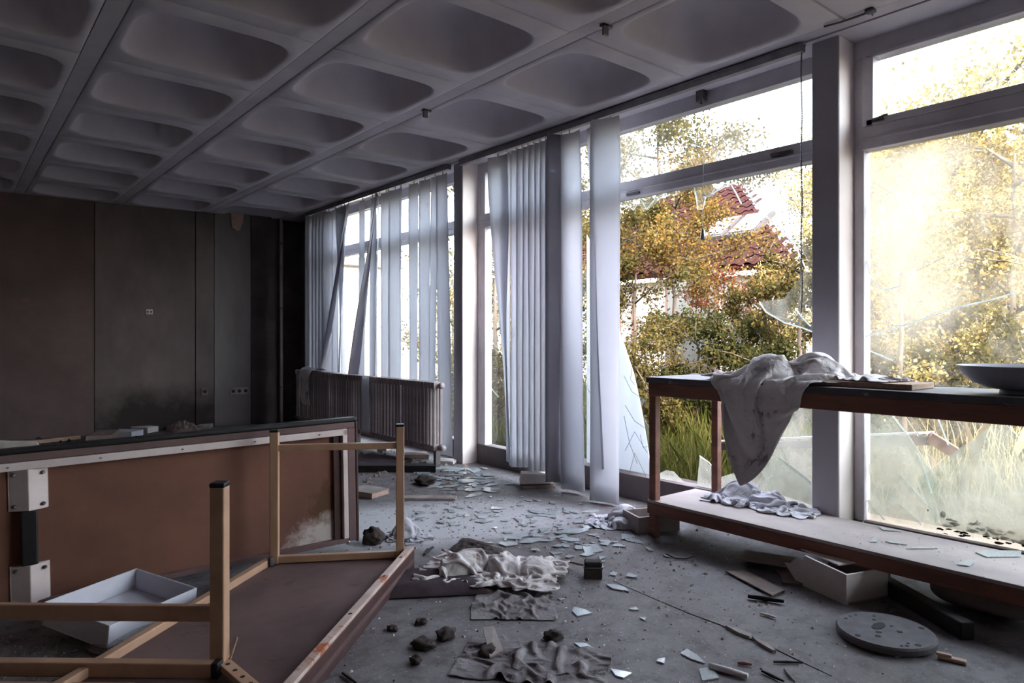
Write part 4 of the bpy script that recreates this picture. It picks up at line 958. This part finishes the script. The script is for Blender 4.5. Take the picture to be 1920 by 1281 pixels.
# brick with stick
p = on_z(1112, 1083); mt = Matrix.Translation((p.x, p.y, 0)) @ Matrix.Rotation(R(-44), 4, 'Z')
bk = thing('burnt_brush', (p.x, p.y, 0), 'black block-shaped brush head with a thin stick handle', 'brush')
MB().box((-.045, -.03, .001), (.045, .03, .05), mt).build('bristles', 'mud', bk, bevel=.006); MB().box((-.048, -.033, .05), (.048, .033, .06), mt).build('brush_band', 'steel', bk, bevel=.003); MB().box((-.044, -.03, .06), (.044, .03, .085), mt).build('brush_back', 'dark', bk, bevel=.008)
a, c = on_z(1055, 1058), on_z(1100, 1076); MB().tube([(a.x, a.y, .02), (c.x, c.y, .04)], .006, 6).build('stick', 'wood', bk)
# book, plank
p = on_z(690, 928); mt = Matrix.Translation((p.x, p.y, 0)) @ Matrix.Rotation(R(20), 4, 'Z')
bo = thing('old_book', (p.x, p.y, 0), 'closed dusty book lying beside the toppled table', 'book')
MB().box((-.10, -.13, .001), (.10, .13, .008), mt).box((-.10, -.13, .038), (.10, .13, .045), mt).build('cover', 'paper', bo, bevel=.002); MB().box((-.095, -.125, .008), (.09, .125, .038), mt).build('pages', 'pink', bo)
p = on_z(800, 936); mt = Matrix.Translation((p.x, p.y, 0)) @ Matrix.Rotation(R(-42), 4, 'Z')
tag(MB().box((-.22, -.05, .001), (.22, .05, .018), mt).build('loose_plank', 'paper', None, bevel=.003), 'short pale plank lying on the dusty floor before the column', 'plank')
# crack ridge along the floor
fl_ = bpy.data.objects['floor']
pts = [on_z(u, v, .001) for u, v in ((1150, 1090), (1220, 1120), (1290, 1150), (1350, 1172), (1400, 1196), (1450, 1216), (1500, 1240), (1560, 1268))]
MB().tube(pts, [.001, .0015, .002, .0025, .0025, .0025, .002, .001], 4).build('seam_crack', 'mat', fl_)
for q in ([(1360, 1178), (1385, 1192), (1405, 1199), (1410, 1194), (1380, 1183)], [(1410, 1198), (1440, 1212), (1455, 1225), (1448, 1225), (1420, 1208)]):
    MB().prism([on_z(u, v, .0) for u, v in q], (0, 0, 1), .012).build('lifted_edge', 'paper', fl_)
# small loose things in the foreground
p0, p1 = on_z(1330, 1248, .012), on_z(1402, 1268, .012)
tag(MB().tube([tuple(p0), tuple((p0 + p1) / 2), tuple(p1)], [.011, .012, .009], 10).build('white_tube', 'white', None, True), 'thin white glass tube lying in the foreground among shards', 'tube')
for (u0, v0, u1, v1, r_, m, lab) in ((1450, 1241, 1505, 1243, .005, 'dark', 'straight black twig beside the disc in the foreground'), (1428, 1258, 1470, 1278, .006, 'dark', 'bent black twig lowest in the foreground'), (1383, 1243, 1410, 1246, .007, 'bench', 'short reddish stick beside the white tube'),
        (1425, 1150, 1455, 1158, .006, 'white', 'tiny white stick on floor before the broken box'), (1402, 1118, 1470, 1128, .012, 'dark', 'dark wood splinter before the broken box'), (642, 1262, 668, 1281, .006, 'dark', 'black twig under the overturned table corner'), (1040, 1004, 1075, 1000, .006, 'dark', 'dark splinter among the shards below blind'), (1470, 1256, 1490, 1279, .004, 'dark', 'thin black twig crossing beside the bent one'), (795, 1040, 812, 1026, .01, 'dark', 'pointed dark splinter behind the cushion')):
    a, c = on_z(u0, v0, r_ + .001), on_z(u1, v1, r_ + .001)
    tag(MB().tube([tuple(a), tuple((a + c) / 2 + Vector((0, .004, 0))), tuple(c)], [r_ * .7, r_, r_ * .6], 6).build('stick', m), lab, 'stick')
p = on_z(1785, 1240); mt = Matrix.Translation((p.x, p.y, 0)) @ Matrix.Rotation(R(15), 4, 'Z')
tag(MB().box((-.015, -.045, .001), (.015, .045, .014), mt).box((-.012, .0, .014), (.008, .05, .024), mt).build('plaster_chip', 'pink', None, bevel=.004), 'small whitish plaster chip near the round disc', 'chip')
p = on_z(1276, 1050); tag(MB().tube([(p.x - .05, p.y + .06, .03), (p.x - .02, p.y + .02, .008), (p.x + .02, p.y - .02, .008), (p.x + .03, p.y - .06, .03)], .005, 6).build('bent_wire', 'steel', None, True), 'small bent wire loop in the shade before bench', 'wire')
# rubbish along the far wall and under the radiator, seen over the toppled table
random.seed(21)
def scrap(u, v, w, l, h, a, m, lab, name, cat, d=None):
    p = on_z(u, v); mt = Matrix.Translation((p.x, p.y, 0)) @ Matrix.Rotation(R(a), 4, 'Z')
    return tag(MB().prism([mt @ Vector(q) for q in ((-w/2, -l/2, .001), (w/2, -l/2 * .9, .001), (w/2 * .92, l/2, .001), (-w/2 * .95, l/2 * .96, .001))], (0, 0, 1), h).build(name, m, None, bevel=.004), lab, cat)
scrap(195, 826, .25, .55, .09, -20, 'card', 'flat grey carton on floor by the far wall', 'carton', 'box')
scrap(236, 818, .22, .34, .07, 40, 'tray', 'small bluish carton beside the flat grey one', 'carton', 'box')
scrap(268, 810, .18, .36, .07, 30, 'white', 'whitish plaster lump before the far wall', 'plaster_lump', 'plaster')
scrap(385, 803, .16, .22, .05, -30, 'paper', 'small pale paper scrap by the far wall seam', 'paper_scrap', 'paper')
scrap(345, 806, .2, .4, .05, 40, 'card', 'thin board lying flat before the dark far wall', 'thin_board', 'board')
p0, p1 = on_z(-60, 842, .03), on_z(150, 820, .03)
tag(MB().bar(tuple(p0), tuple(p1), .05, .04).build('wooden_lath', 'wood', None, bevel=.003), 'long pale lath lying along the far wall', 'lath')
tag(heap(tuple(on_z(345, 810).xy), .15, .3, .16, .3, 12.2, 'rubble_heap', 'card', .004, 5), 'reddish rubble heap at the foot of the far wall', 'rubble')
tag(MB().prism([on_y(u, v, 3.70) for u, v in ((-40, 826), (70, 828), (82, 846), (62, 852), (48, 866), (-40, 872))], (0, 1, 0), .03).build('grey_slab', 'paper', None, bevel=.006), 'grey slab leaning on the black rim of the toppled table', 'slab')
scrap(700, 868, .5, .6, .03, 15, 'mat', 'dark board lying under the far half of radiator', 'dark_board', 'board')
scrap(735, 884, .12, .8, .06, 50, 'dark', 'dark timber lying on the floor before the radiator', 'dark_timber', 'beam')
scrap(775, 858, .2, .3, .04, 60, 'card', 'broken cardboard lying below the radiator plug', 'cardboard', 'cardboard')
scrap(838, 868, .14, .2, .03, 30, 'white', 'white plaster piece at the foot of column', 'plaster_piece', 'plaster')
scrap(720, 845, .1, .12, .08, 30, 'white', 'small white block in the shade under radiator', 'white_block', 'block')

# ------------------------------------------------------------------ broken glass on the floor
rs = random.Random(77)
def shard_mesh(s_, k):
    n = rs.choice((3, 4, 4, 5)); pts = []
    for i in range(n):
        a = 2 * math.pi * (i + rs.uniform(-.32, .32)) / n; r_ = s_ * rs.uniform(.5, 1.15)
        pts.append((r_ * math.cos(a) * 1.3, r_ * math.sin(a) * .8, 0))
    return MB().prism(pts, (0, 0, 1), .004).mesh('glass_shard', 'floorglass')
pool = [shard_mesh(1, k) for k in range(14)]
for me in pool:
    for vv in me.vertices: vv.co.z = .004 if vv.co.z > .001 else 0
MARKS = [((2.12, 2.75), 'the crumpled white cloth'), ((2.49, 2.39), 'the black brush'), ((3.30, 2.95), 'the white cloth heap by the bench leg'), ((3.62, 3.42), 'the wide front blind slat'),
         ((3.66, 4.15), 'the white plaster block'), ((3.85, 4.95), 'the sill beside the column'), ((3.70, 5.25), 'the column foot'), ((2.75, 4.34), 'the short pale plank'), ((2.47, 4.71), 'the closed book'), ((2.05, 3.60), 'the white plastic bag'), ((2.9, 5.0), 'the brown litter clump')]
def shards(n, cx, cy, rx, ry, rot, smin, smax, label, group):
    placed = 0; tries = 0
    while placed < n and tries < n * 30:
        tries += 1
        q = Vector((rs.gauss(0, .5) * rx, rs.gauss(0, .5) * ry, 0)); q.rotate(Matrix.Rotation(rot, 3, 'Z'))
        x, y = cx + q.x, cy + q.y
        if x > 3.9 or (x > 3.24 and y < 2.72) or (x > 3.74 and 5.28 < y < 5.5): continue
        if any(abs(x - a) < .03 and abs(y - b_) < .03 for a, b_ in spots): continue
        spots.append((x, y))
        s_ = rs.uniform(smin, smax) * rs.choice((.7, 1, 1, 1.3))
        o = put('glass_shard', rs.choice(pool)); o.location = (x, y, .0015 + rs.uniform(0, .004)); o.scale = (s_, s_, 1); o.rotation_euler = (rs.uniform(-.03, .03), rs.uniform(-.03, .03), rs.uniform(0, 6.28))
        mk = min(MARKS, key=lambda k: (k[0][0] - x) ** 2 + (k[0][1] - y) ** 2)[1]; sz = 'large' if s_ > .055 else 'small' if s_ < .03 else 'medium'
        tag(o, '%s flat glass shard on the floor near %s' % (sz, mk), 'glass shard', '%s glass shards near %s' % (sz, mk)); placed += 1
spots = []
shards(110, 2.95, 3.05, .42, .8, R(-38), .02, .06, 'broken glass shard on floor between crumpled cloth and bench leg', 'glass shards between cloth and bench')
shards(70, 3.40, 4.65, .36, .62, R(-25), .03, .085, 'broken glass shard on floor between blind and column', 'glass shards below the blind and column')
shards(45, 2.55, 3.75, .7, .5, R(-30), .015, .04, 'small glass shard on the pale dusty floor behind the cloth', 'glass shards on the dusty floor')
fg = [(1295, 1232, .05, 'broad pale glass shard, larger of a pair in the foreground'), (1240, 1240, .03, 'small glass shard beside the broad one in the foreground'), (1328, 1268, .05, 'glass shard cut by the lower picture edge beside white tube'), (1092, 1150, .06, 'long glass shard with crumbs before the black brush'), (1150, 1078, .03, 'pale chip of glass just behind the black brush'),
      (1190, 1143, .025, 'small glass chip beyond the long foreground shard'), (1205, 1162, .028, 'sparkling glass chip lying alone in mid floor'), (1110, 1032, .09, 'large glass shard among splinters behind the brush'), (1160, 1265, .05, 'grey glass shard beside the flat foreground rag'), (1095, 1215, .06, 'grey glass shard lying against the flat foreground rag'),
      (1685, 1232, .028, 'small bright glass shard just before the round disc'), (1725, 1226, .02, 'glass chip touching the round disc rim'), (935, 1148, .02, 'lone glass chip before the crumpled cloth')]
for u, v, s_, lab in fg:
    p = on_z(u, v); o = put('glass_shard', rs.choice(pool)); o.location = (p.x, p.y, .002); o.scale = (s_, s_, 1); o.rotation_euler.z = rs.uniform(0, 6.28); tag(o, lab, 'glass shard')
for u, v, s_, lab in ((1665, 995, .06, 'triangular glass shard on the lower shelf under the dusty window'), (1640, 1015, .04, 'flat glass shard on the lower shelf, closer to the bundle'), (1680, 1020, .035, 'small glass shard on the lower shelf beside the triangular one'), (1725, 1030, .06, 'long glass shard on the lower shelf past the triangular one'), (1815, 1058, .06, 'long glass shard at the front edge of lower shelf'), (1870, 1040, .11, 'big curved glass sheet lying on the lower shelf')):
    p = on_z(u, v, .216); o = put('glass_shard', rs.choice(pool)); o.location = (p.x, p.y, .218); o.scale = (s_, s_ * .7, 1); o.rotation_euler.z = rs.uniform(0, 6.28); tag(o, lab, 'glass shard')
for u, v, s_, lab in ((1300, 702, .035, 'glass shard on the bench top beside the draped cloth'), (1760, 725, .05, 'glass shard on the bench top between board and bowl'), (1800, 726, .04, 'glass shard on the bench top under the bowl rim')):
    p = on_z(u, v, .958); o = put('glass_shard', rs.choice(pool)); o.location = (p.x, p.y, .960); o.scale = (s_, s_ * .7, 1); o.rotation_euler.z = rs.uniform(0, 6.28); tag(o, lab, 'glass shard')
# crumbs too small to count
def crumbs(name, m, n, cx, cy, rx, ry, smin, smax, label, cat, seed, z=0, clip=True):
    r_ = np.random.RandomState(seed); b = MB()
    P_ = r_.randn(n, 2) * .5 * [rx, ry] + [cx, cy]
    for x, y in P_:
        if clip and (x > 3.92 or x < -.5 or y < .9 or y > 9): continue
        s_ = smin + (smax - smin) * r_.rand() ** 3; a = r_.rand() * 6.28; c, sn = math.cos(a) * s_, math.sin(a) * s_; h = s_ * (.35 + .5 * r_.rand())
        b.add([(x + c, y + sn, z), (x - sn * .7, y + c * .7, z), (x - c * .8, y - sn * .8, z), (x + sn * .6, y - c * .6, z), (x + c * .1, y + sn * .2, z + h)], [(0, 1, 4), (1, 2, 4), (2, 3, 4), (3, 0, 4)])
    return tag(b.build(name, m), label, cat, None, 'stuff')
crumbs('dirt_crumbs', 'mud', 1300, 2.3, 2.5, 1.6, 2.2, .002, .009, 'dark dirt crumbs scattered across the floor', 'dirt', 1)
crumbs('glass_crumbs', 'crack', 900, 2.75, 2.7, 1.2, 1.8, .002, .008, 'tiny glittering glass crumbs scattered across the floor', 'glass', 2)
crumbs('plaster_crumbs', 'paper', 1600, 2.7, 3.4, 1.3, 1.8, .004, .018, 'pale plaster crumbs scattered across the floor', 'plaster', 3)
crumbs('plaster_dust_crumbs', 'white', 420, 2.1, 1.9, 1.0, .9, .003, .011, 'whitish plaster crumbs over the bare foreground floor', 'plaster', 13)
crumbs('litter', 'card', 500, 3.2, 5.6, .6, 1.0, .01, .045, 'dark litter lying before the radiator and column', 'litter', 4)
crumbs('rubble', 'mud', 700, .7, 8.6, 1.8, .8, .01, .06, 'dark rubble along the foot of the far wall', 'rubble', 5, clip=False)
crumbs('floor_dirt', 'rag', 1600, .35, 3.1, .6, .45, .003, .012, 'black dirt crumbs between the toppled and overturned tables', 'dirt', 6, clip=False)
crumbs('shelf_crumbs', 'crack', 260, 3.52, 1.25, .22, .9, .002, .008, 'glass crumbs on the lower bench shelf', 'glass', 7, .217, clip=False)

# ------------------------------------------------------------------ outside
struct(MB().box((4.3, -30, -.5), (70, 60, -.22)).build('ground', 'soil'), 'garden ground outside the windows')
# white sheet hanging against the cracked glass
pts = [on_x(u, v, 4.06) for u, v in ((1100, 440), (1118, 480), (1140, 560), (1168, 640), (1188, 700), (1203, 770), (1216, 850), (1220, 898), (1100, 872))]
tag(MB().prism(pts, (1, 0, 0), .006).build('plastic_sheet', 'blind'), 'white sheet hanging outside behind the cracked glass by the blind', 'sheet')
# fallen channel and rotten beam
a, c = on_x(1352, 838, 4.9), on_x(1748, 826, 4.35)
pl = tag(MB().bar(tuple(a), tuple(c), .12, .05).build('fallen_plank', 'beam', None, bevel=.006), 'dark plank lying outside below the sill of the broken window', 'plank')
a, c = on_x(1345, 832, 4.9), on_x(1738, 818, 4.36)
MB().bar(tuple(a + Vector((0, 0, .02))), tuple(c + Vector((0, 0, .02))), .13, .012).build('lit_top', 'tray', pl)  # white strip paints the daylight on the plank's upper side
MB().bar(tuple(c + Vector((.0, -.01, .0))), tuple(c + Vector((.05, -.13, -.085))), .12, .06).build('end_board', 'bench', pl)
a, c = on_x(1230, 868, 5.0), on_x(1535, 900, 4.7)
tag(MB().bar((4.75, 5.3, -.06), (4.62, 2.1, -.06), .16, .17).build('rotten_timber', 'beam', None, bevel=.02), 'rotten dark beam lying outside along the broken window', 'beam')
# white house with red roof
HX = 13.5; HY0, HY1 = 7.35, 15.9
ho = thing('white_house', (HX, (HY0 + HY1) / 2, -.2), 'white house with red tiled roof and skylights behind the trees', 'house')
MB().prism([(HX, HY0, -.25), (HX + 7, HY0 + 4.6, -.25), (HX + 7, HY1, -.25), (HX, HY1, -.25)], (0, 0, 1), 2.8).build('house_wall', 'render', ho)
EZ, RZ, RXD = 2.7, 5.4, 4.2
sl = Vector((RXD, 0, RZ - EZ)).normalized(); rn = Vector((-sl.z, 0, sl.x))
E0 = Vector((HX - .5, HY0 - .4, EZ)); 
MB().prism([E0, E0 + Vector((0, HY1 - HY0 + .8, 0)), Vector((HX - .5 + RXD, HY1 - 2.4, RZ)), Vector((HX - .5 + RXD, HY0 + 3.5, RZ))], -rn, .12).build('roof_slope', 'tile', ho)
MB().prism([E0, Vector((HX - .5 + RXD, HY0 + 3.5, RZ)), Vector((HX - .5 + 2 * RXD, HY0 + 5.2, EZ))], (-.5, .8, 0), .1).build('roof_slope', 'tile', ho)
tlm = MB().grid(lambda a_, t_: (t_ * .40, (a_ - .5) * .34, .03 * math.sin(a_ * 2 * math.pi) + .03 - .03 * t_), 7, 2).mesh('roof_tile', 'tile', True)
rotm = Matrix((( sl.x, 0, rn.x), (0, 1, 0), (sl.z, 0, rn.z)))
cnt = 0
for r_ in range(14):
    for k in range(28):
        y = HY0 - .2 + k * .315; d = r_ * .37; xfrac = d * sl.x / RXD
        if y < HY0 - .3 + 3.9 * xfrac or y > 14.6 or cnt >= 300: continue
        o = put('roof_tile', tlm, ho); q = E0 + sl * d + rn * .02; o.location = Vector((q.x, y, q.z)) - ho.location
        o.rotation_euler = rotm.to_euler(); o.matrix_parent_inverse = Matrix(); cnt += 1
def hwin(u0, v0, u1, v1, m, nm='window'):
    a, c = on_x(u0, v0, HX), on_x(u1, v1, HX)
    f_ = MB().box((HX - .06, min(a.y, c.y) - .08, min(a.z, c.z) - .08), (HX + .02, max(a.y, c.y) + .08, max(a.z, c.z) + .08)).build(nm, 'brownwood', ho)
    MB().box((HX - .075, min(a.y, c.y), min(a.z, c.z)), (HX + .0, max(a.y, c.y), max(a.z, c.z))).build('pane', m, f_)
hwin(1255, 525, 1342, 712, 'housewin'); hwin(1376, 552, 1402, 680, 'housewin'); hwin(1168, 548, 1188, 690, 'housewin')
# skylights on the roof slope
for (y0, d0, w, l) in ((8.55, 1.4, .74, 1.1), (9.38, 1.4, .74, 1.1)):
    q = [E0 + sl * d0, E0 + sl * (d0 + l)]
    pts = [Vector((q[0].x, y0, q[0].z)), Vector((q[0].x, y0 + w, q[0].z)), Vector((q[1].x, y0 + w, q[1].z)), Vector((q[1].x, y0, q[1].z))]
    s_ = MB().prism([p + rn * .03 for p in pts], rn, .12).build('skylight', 'dark', ho)
    cc = sum(pts, Vector()) / 4
    MB().prism([cc + (p - cc) * .84 + rn * .16 for p in pts], rn, .01).build('pane', 'skypane', s_)
ob = thing('white_outbuilding', (8.5, 19.5, -.2), 'plain white outbuilding seen between the blind slats', 'building')
MB().box((5.6, 17.0, -.25), (9.6, 22, 3.1)).build('building_wall', 'outwall', ob); MB().box((5.3, 16.6, 3.1), (9.9, 22.4, 3.3)).build('flat_roof', 'sill', ob)

# plants
def leaves(name, m, pts, size, parent, seed, droop=.3):
    r_ = np.random.RandomState(seed); n = len(pts)
    s_ = size * (.6 + .8 * r_.rand(n, 1))
    d = r_.randn(n, 3); d[:, 2] -= droop; d /= np.linalg.norm(d, axis=1, keepdims=True)
    e = r_.randn(n, 3); e -= d * (e * d).sum(1, keepdims=True); e /= np.linalg.norm(e, axis=1, keepdims=True) + 1e-9
    nn = np.cross(d, e)
    v = np.empty((n, 4, 3)); v[:, 0] = pts; v[:, 1] = pts + d * s_ * .5 + e * s_ * .32 + nn * s_ * .08; v[:, 2] = pts + d * s_; v[:, 3] = pts + d * s_ * .5 - e * s_ * .32 + nn * s_ * .08
    me = bpy.data.meshes.new(name); me.vertices.add(n * 4); me.vertices.foreach_set('co', v.reshape(-1))
    me.loops.add(n * 4); me.loops.foreach_set('vertex_index', np.arange(n * 4, dtype=np.int32))
    me.polygons.add(n); me.polygons.foreach_set('loop_start', np.arange(0, n * 4, 4, dtype=np.int32)); me.update(calc_edges=True); me.validate()
    me.materials.append(M[m]); return stuff(put(name, me, parent))
def tree(x, y, h, crown, n, leaf, seed, label, cat='tree', lean=(0, 0), r0=.06, size=.046, spread=1.0, name='leafy_tree', group=None, low=.25, nb=9):
    """trunk, limbs that leave it upward, twigs and leaves clustered along the twigs"""
    rnd = random.Random(seed); nr = np.random.RandomState(seed)
    root = thing(name, (x, y, -.22), label, cat, group)
    top = Vector((x + lean[0], y + lean[1], h)); base = Vector((x, y, -.22))
    tp_ = [base + (top - base) * (k / 7) + Vector((noise.noise((seed, k * .7, 0)), noise.noise((seed, k * .7, 5)), 0)) * .10 * crown for k in range(8)]
    tp_[0] = base
    MB().tube(tp_, [r0 * (1 - .8 * k / 7) for k in range(8)], 7).build('trunk', 'bark', root, True)
    lp = []; bb = MB()
    for k in range(nb):
        f = low + (1 - low) * (k + rnd.random()) / nb; i = min(6, int(f * 7)); st = tp_[i] + (tp_[i + 1] - tp_[i]) * (f * 7 - i)
        a = k * 2.4 + rnd.uniform(-.5, .5); ln = crown * (1.05 - .55 * abs(f - .55)) * rnd.uniform(.7, 1.1)
        e = st + Vector((math.cos(a) * ln * spread, math.sin(a) * ln * spread, ln * rnd.uniform(.05, .55)))
        mid = (st + e) / 2 + Vector((0, 0, .08 * ln))
        bb.tube([st, mid, e], [r0 * .38, r0 * .22, .004], 5)
        for t_ in range(7):
            s0 = st + (e - st) * rnd.uniform(.25, 1); q = Vector((rnd.gauss(0, 1), rnd.gauss(0, 1), rnd.gauss(.1, .7))) * ln * .30; e2 = s0 + q
            bb.tube([s0, s0 + q * .5 + Vector((0, 0, .03)), e2], [.010, .007, .002], 4, False); lp.append((s0, e2))
    bb.build('branches', 'bark', root, True)
    per = int(n * (2.0 if size < .06 else 1.2)) // len(lp); P_ = []
    for s0, e2 in lp:
        t_ = nr.rand(per, 1) ** .8; P_.append(np.array(s0) + (np.array(e2) - np.array(s0)) * t_ + nr.randn(per, 3) * crown * .085)
    P_ = np.concatenate(P_); P_ = P_[P_[:, 2] > -.1]; P_ = P_[P_[:, 0] > 4.35]
    leaves('foliage', leaf, P_, size, root, seed + 5)
    return root
def TX(u, x): return on_x(u, 640, x).y
def T(u, d):
    q = CP + (ray(u, HV)) * (d / FPX); return q.x, q.y
n_ = 0
def plant(u, d, h, crown, n, leaf, label, **k):
    global n_; n_ += 1
    x, y = T(u, d); return tree(x, y, h, crown, n, leaf, 100 + n_ * 7, label, **k)
# before the house
plant(1262, 10.5, 3.35, 1.15, 7500, 'leaf_gold', 'golden leaved tree before the white house, beside the blind', r0=.05, low=.55)
plant(1190, 10.2, 3.1, .8, 3800, 'leaf_mix', 'yellow-green tree close beside the bunched blind', r0=.04, low=.45)
plant(1430, 10.0, 1.95, .75, 3600, 'leaf_mix', 'yellow-green tree below the house skylights', r0=.04, low=.4)
plant(1210, 9.0, 1.25, .8, 3600, 'leaf_mix', 'yellow-green bush close behind the bunched blind', r0=.04, low=.1)
plant(1305, 9.3, 1.45, .75, 5200, 'leaf_dark', 'dark green bush below the golden tree', r0=.03, low=.05)
plant(1425, 8.6, 1.2, .75, 5200, 'leaf_dark', 'dark green bush behind the draped cloth', r0=.03, low=.05)
plant(1500, 8.2, 2.2, .5, 1700, 'leaf_mix', 'slim sapling with bare lower trunk beside the grey column', r0=.045, low=.6)
plant(1330, 11.5, 2.2, .6, 1000, 'leaf_red', 'small orange-red shrub before the house eaves', r0=.03, low=.6)
plant(1430, 11.2, 2.25, .6, 900, 'leaf_red', 'second orange-red shrub, the one below the skylights', r0=.03, low=.6)
plant(1235, 33, 11.4, 3.8, 6500, 'leaf_mix', 'tall thin-leaved tree behind the house roof, beside the blind', r0=.18, size=.18, low=.4)
plant(1335, 35, 11.6, 3.2, 3000, 'leaf_mix', 'tall sparse tree rising over the house roof', r0=.18, size=.18, low=.5)
plant(1508, 32, 10.5, 2.4, 2600, 'leaf_mix', 'sparse distant tree behind the bead chain', r0=.1, size=.12, low=.3)
# beyond the dusty window
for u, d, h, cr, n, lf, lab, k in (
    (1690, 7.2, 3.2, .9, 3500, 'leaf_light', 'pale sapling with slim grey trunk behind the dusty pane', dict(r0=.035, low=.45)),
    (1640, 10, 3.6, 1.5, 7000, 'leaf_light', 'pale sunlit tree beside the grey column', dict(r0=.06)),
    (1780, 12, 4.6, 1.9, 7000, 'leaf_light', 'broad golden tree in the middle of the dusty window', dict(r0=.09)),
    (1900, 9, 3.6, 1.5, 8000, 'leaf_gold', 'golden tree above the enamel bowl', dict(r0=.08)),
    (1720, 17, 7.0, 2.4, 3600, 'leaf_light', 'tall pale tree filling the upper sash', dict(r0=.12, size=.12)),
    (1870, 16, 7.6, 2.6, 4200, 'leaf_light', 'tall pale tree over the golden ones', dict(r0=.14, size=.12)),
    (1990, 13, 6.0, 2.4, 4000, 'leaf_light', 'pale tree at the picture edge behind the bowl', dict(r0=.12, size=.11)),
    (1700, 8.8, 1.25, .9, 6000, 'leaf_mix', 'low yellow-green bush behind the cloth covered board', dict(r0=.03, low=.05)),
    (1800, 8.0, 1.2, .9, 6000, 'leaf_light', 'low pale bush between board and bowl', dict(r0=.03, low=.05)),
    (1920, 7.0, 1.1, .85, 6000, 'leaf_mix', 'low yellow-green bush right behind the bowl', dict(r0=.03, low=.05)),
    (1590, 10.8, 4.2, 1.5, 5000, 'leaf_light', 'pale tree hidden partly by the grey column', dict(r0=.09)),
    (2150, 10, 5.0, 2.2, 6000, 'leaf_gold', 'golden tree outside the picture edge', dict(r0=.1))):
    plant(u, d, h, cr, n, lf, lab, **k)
# seen between the blind slats and by the column
for u, d, h, cr, n, lf, lab, k in (
    (930, 11, 2.9, 1.2, 4500, 'leaf_light', 'pale golden tree seen between column and blind', dict(r0=.06)),
    (925, 9, .9, .8, 4500, 'leaf_mix', 'low bush seen between column and blind', dict(r0=.03, low=.05)),
    (850, 13, 2.4, 1.0, 2600, 'leaf_mix', 'yellow-green tree behind the long blind slats', dict(r0=.06)),
    (1060, 12, 3.2, 1.5, 6000, 'leaf_mix', 'tree hidden behind the bunched blind', dict(r0=.07))):
    plant(u, d, h, cr, n, lf, lab, **k)
# far treeline, each tree its own
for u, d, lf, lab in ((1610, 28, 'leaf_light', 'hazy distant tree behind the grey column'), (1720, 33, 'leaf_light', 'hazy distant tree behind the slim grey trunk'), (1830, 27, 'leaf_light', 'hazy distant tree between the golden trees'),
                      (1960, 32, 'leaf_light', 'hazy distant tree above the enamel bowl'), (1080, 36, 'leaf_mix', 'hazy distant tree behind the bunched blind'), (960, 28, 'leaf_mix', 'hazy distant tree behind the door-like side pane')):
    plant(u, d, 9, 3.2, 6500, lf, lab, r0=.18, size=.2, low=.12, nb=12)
# grass
r_ = np.random.RandomState(5)
def grass(name, m, n, x0, x1, y0, y1, hmin, hmax, w, label, cat, z=-.22):
    P_ = np.stack([x0 + (x1 - x0) * r_.rand(n) ** 1.4, y0 + (y1 - y0) * r_.rand(n), np.full(n, z)], 1)
    cl_ = np.array([noise.noise((a * .9, c * .9, 1)) for a, c, _ in P_]); h = (hmin + (hmax - hmin) * r_.rand(n)) * (1 + .7 * cl_)
    a = r_.rand(n) * 6.28; e = np.stack([np.cos(a), np.sin(a), np.zeros(n)], 1); a2 = r_.rand(n) * 6.28; l = np.stack([np.cos(a2), np.sin(a2), np.zeros(n)], 1) * (h * (.15 + .5 * r_.rand(n)))[:, None]
    up_ = np.array([0, 0, 1.]); v = np.empty((n, 5, 3)); ww_ = w
    v[:, 0] = P_ - e * ww_; v[:, 1] = P_ + e * ww_; v[:, 2] = P_ + e * ww_ * .8 + l * .4 + up_ * (h * .6)[:, None]; v[:, 3] = P_ + l + up_ * h[:, None]; v[:, 4] = P_ - e * ww_ * .8 + l * .4 + up_ * (h * .6)[:, None]
    me = bpy.data.meshes.new(name); me.vertices.add(n * 5); me.vertices.foreach_set('co', v.reshape(-1)); me.loops.add(n * 5); me.loops.foreach_set('vertex_index', np.arange(n * 5, dtype=np.int32))
    me.polygons.add(n); me.polygons.foreach_set('loop_start', np.arange(0, n * 5, 5, dtype=np.int32)); me.update(calc_edges=True); me.validate(); me.materials.append(M[m])
    return tag(put(name, me), label, cat, None, 'stuff')
grass('long_grass', 'grass', 42000, 4.9, 13, -.5, 13, .15, .5, .006, 'long green grass growing outside the windows', 'grass')
grass('dry_stalks', 'straw', 700, 4.5, 8, -.3, 2.4, .5, 1.0, .004, 'tall dry straw stalks outside the dusty window', 'stalks')
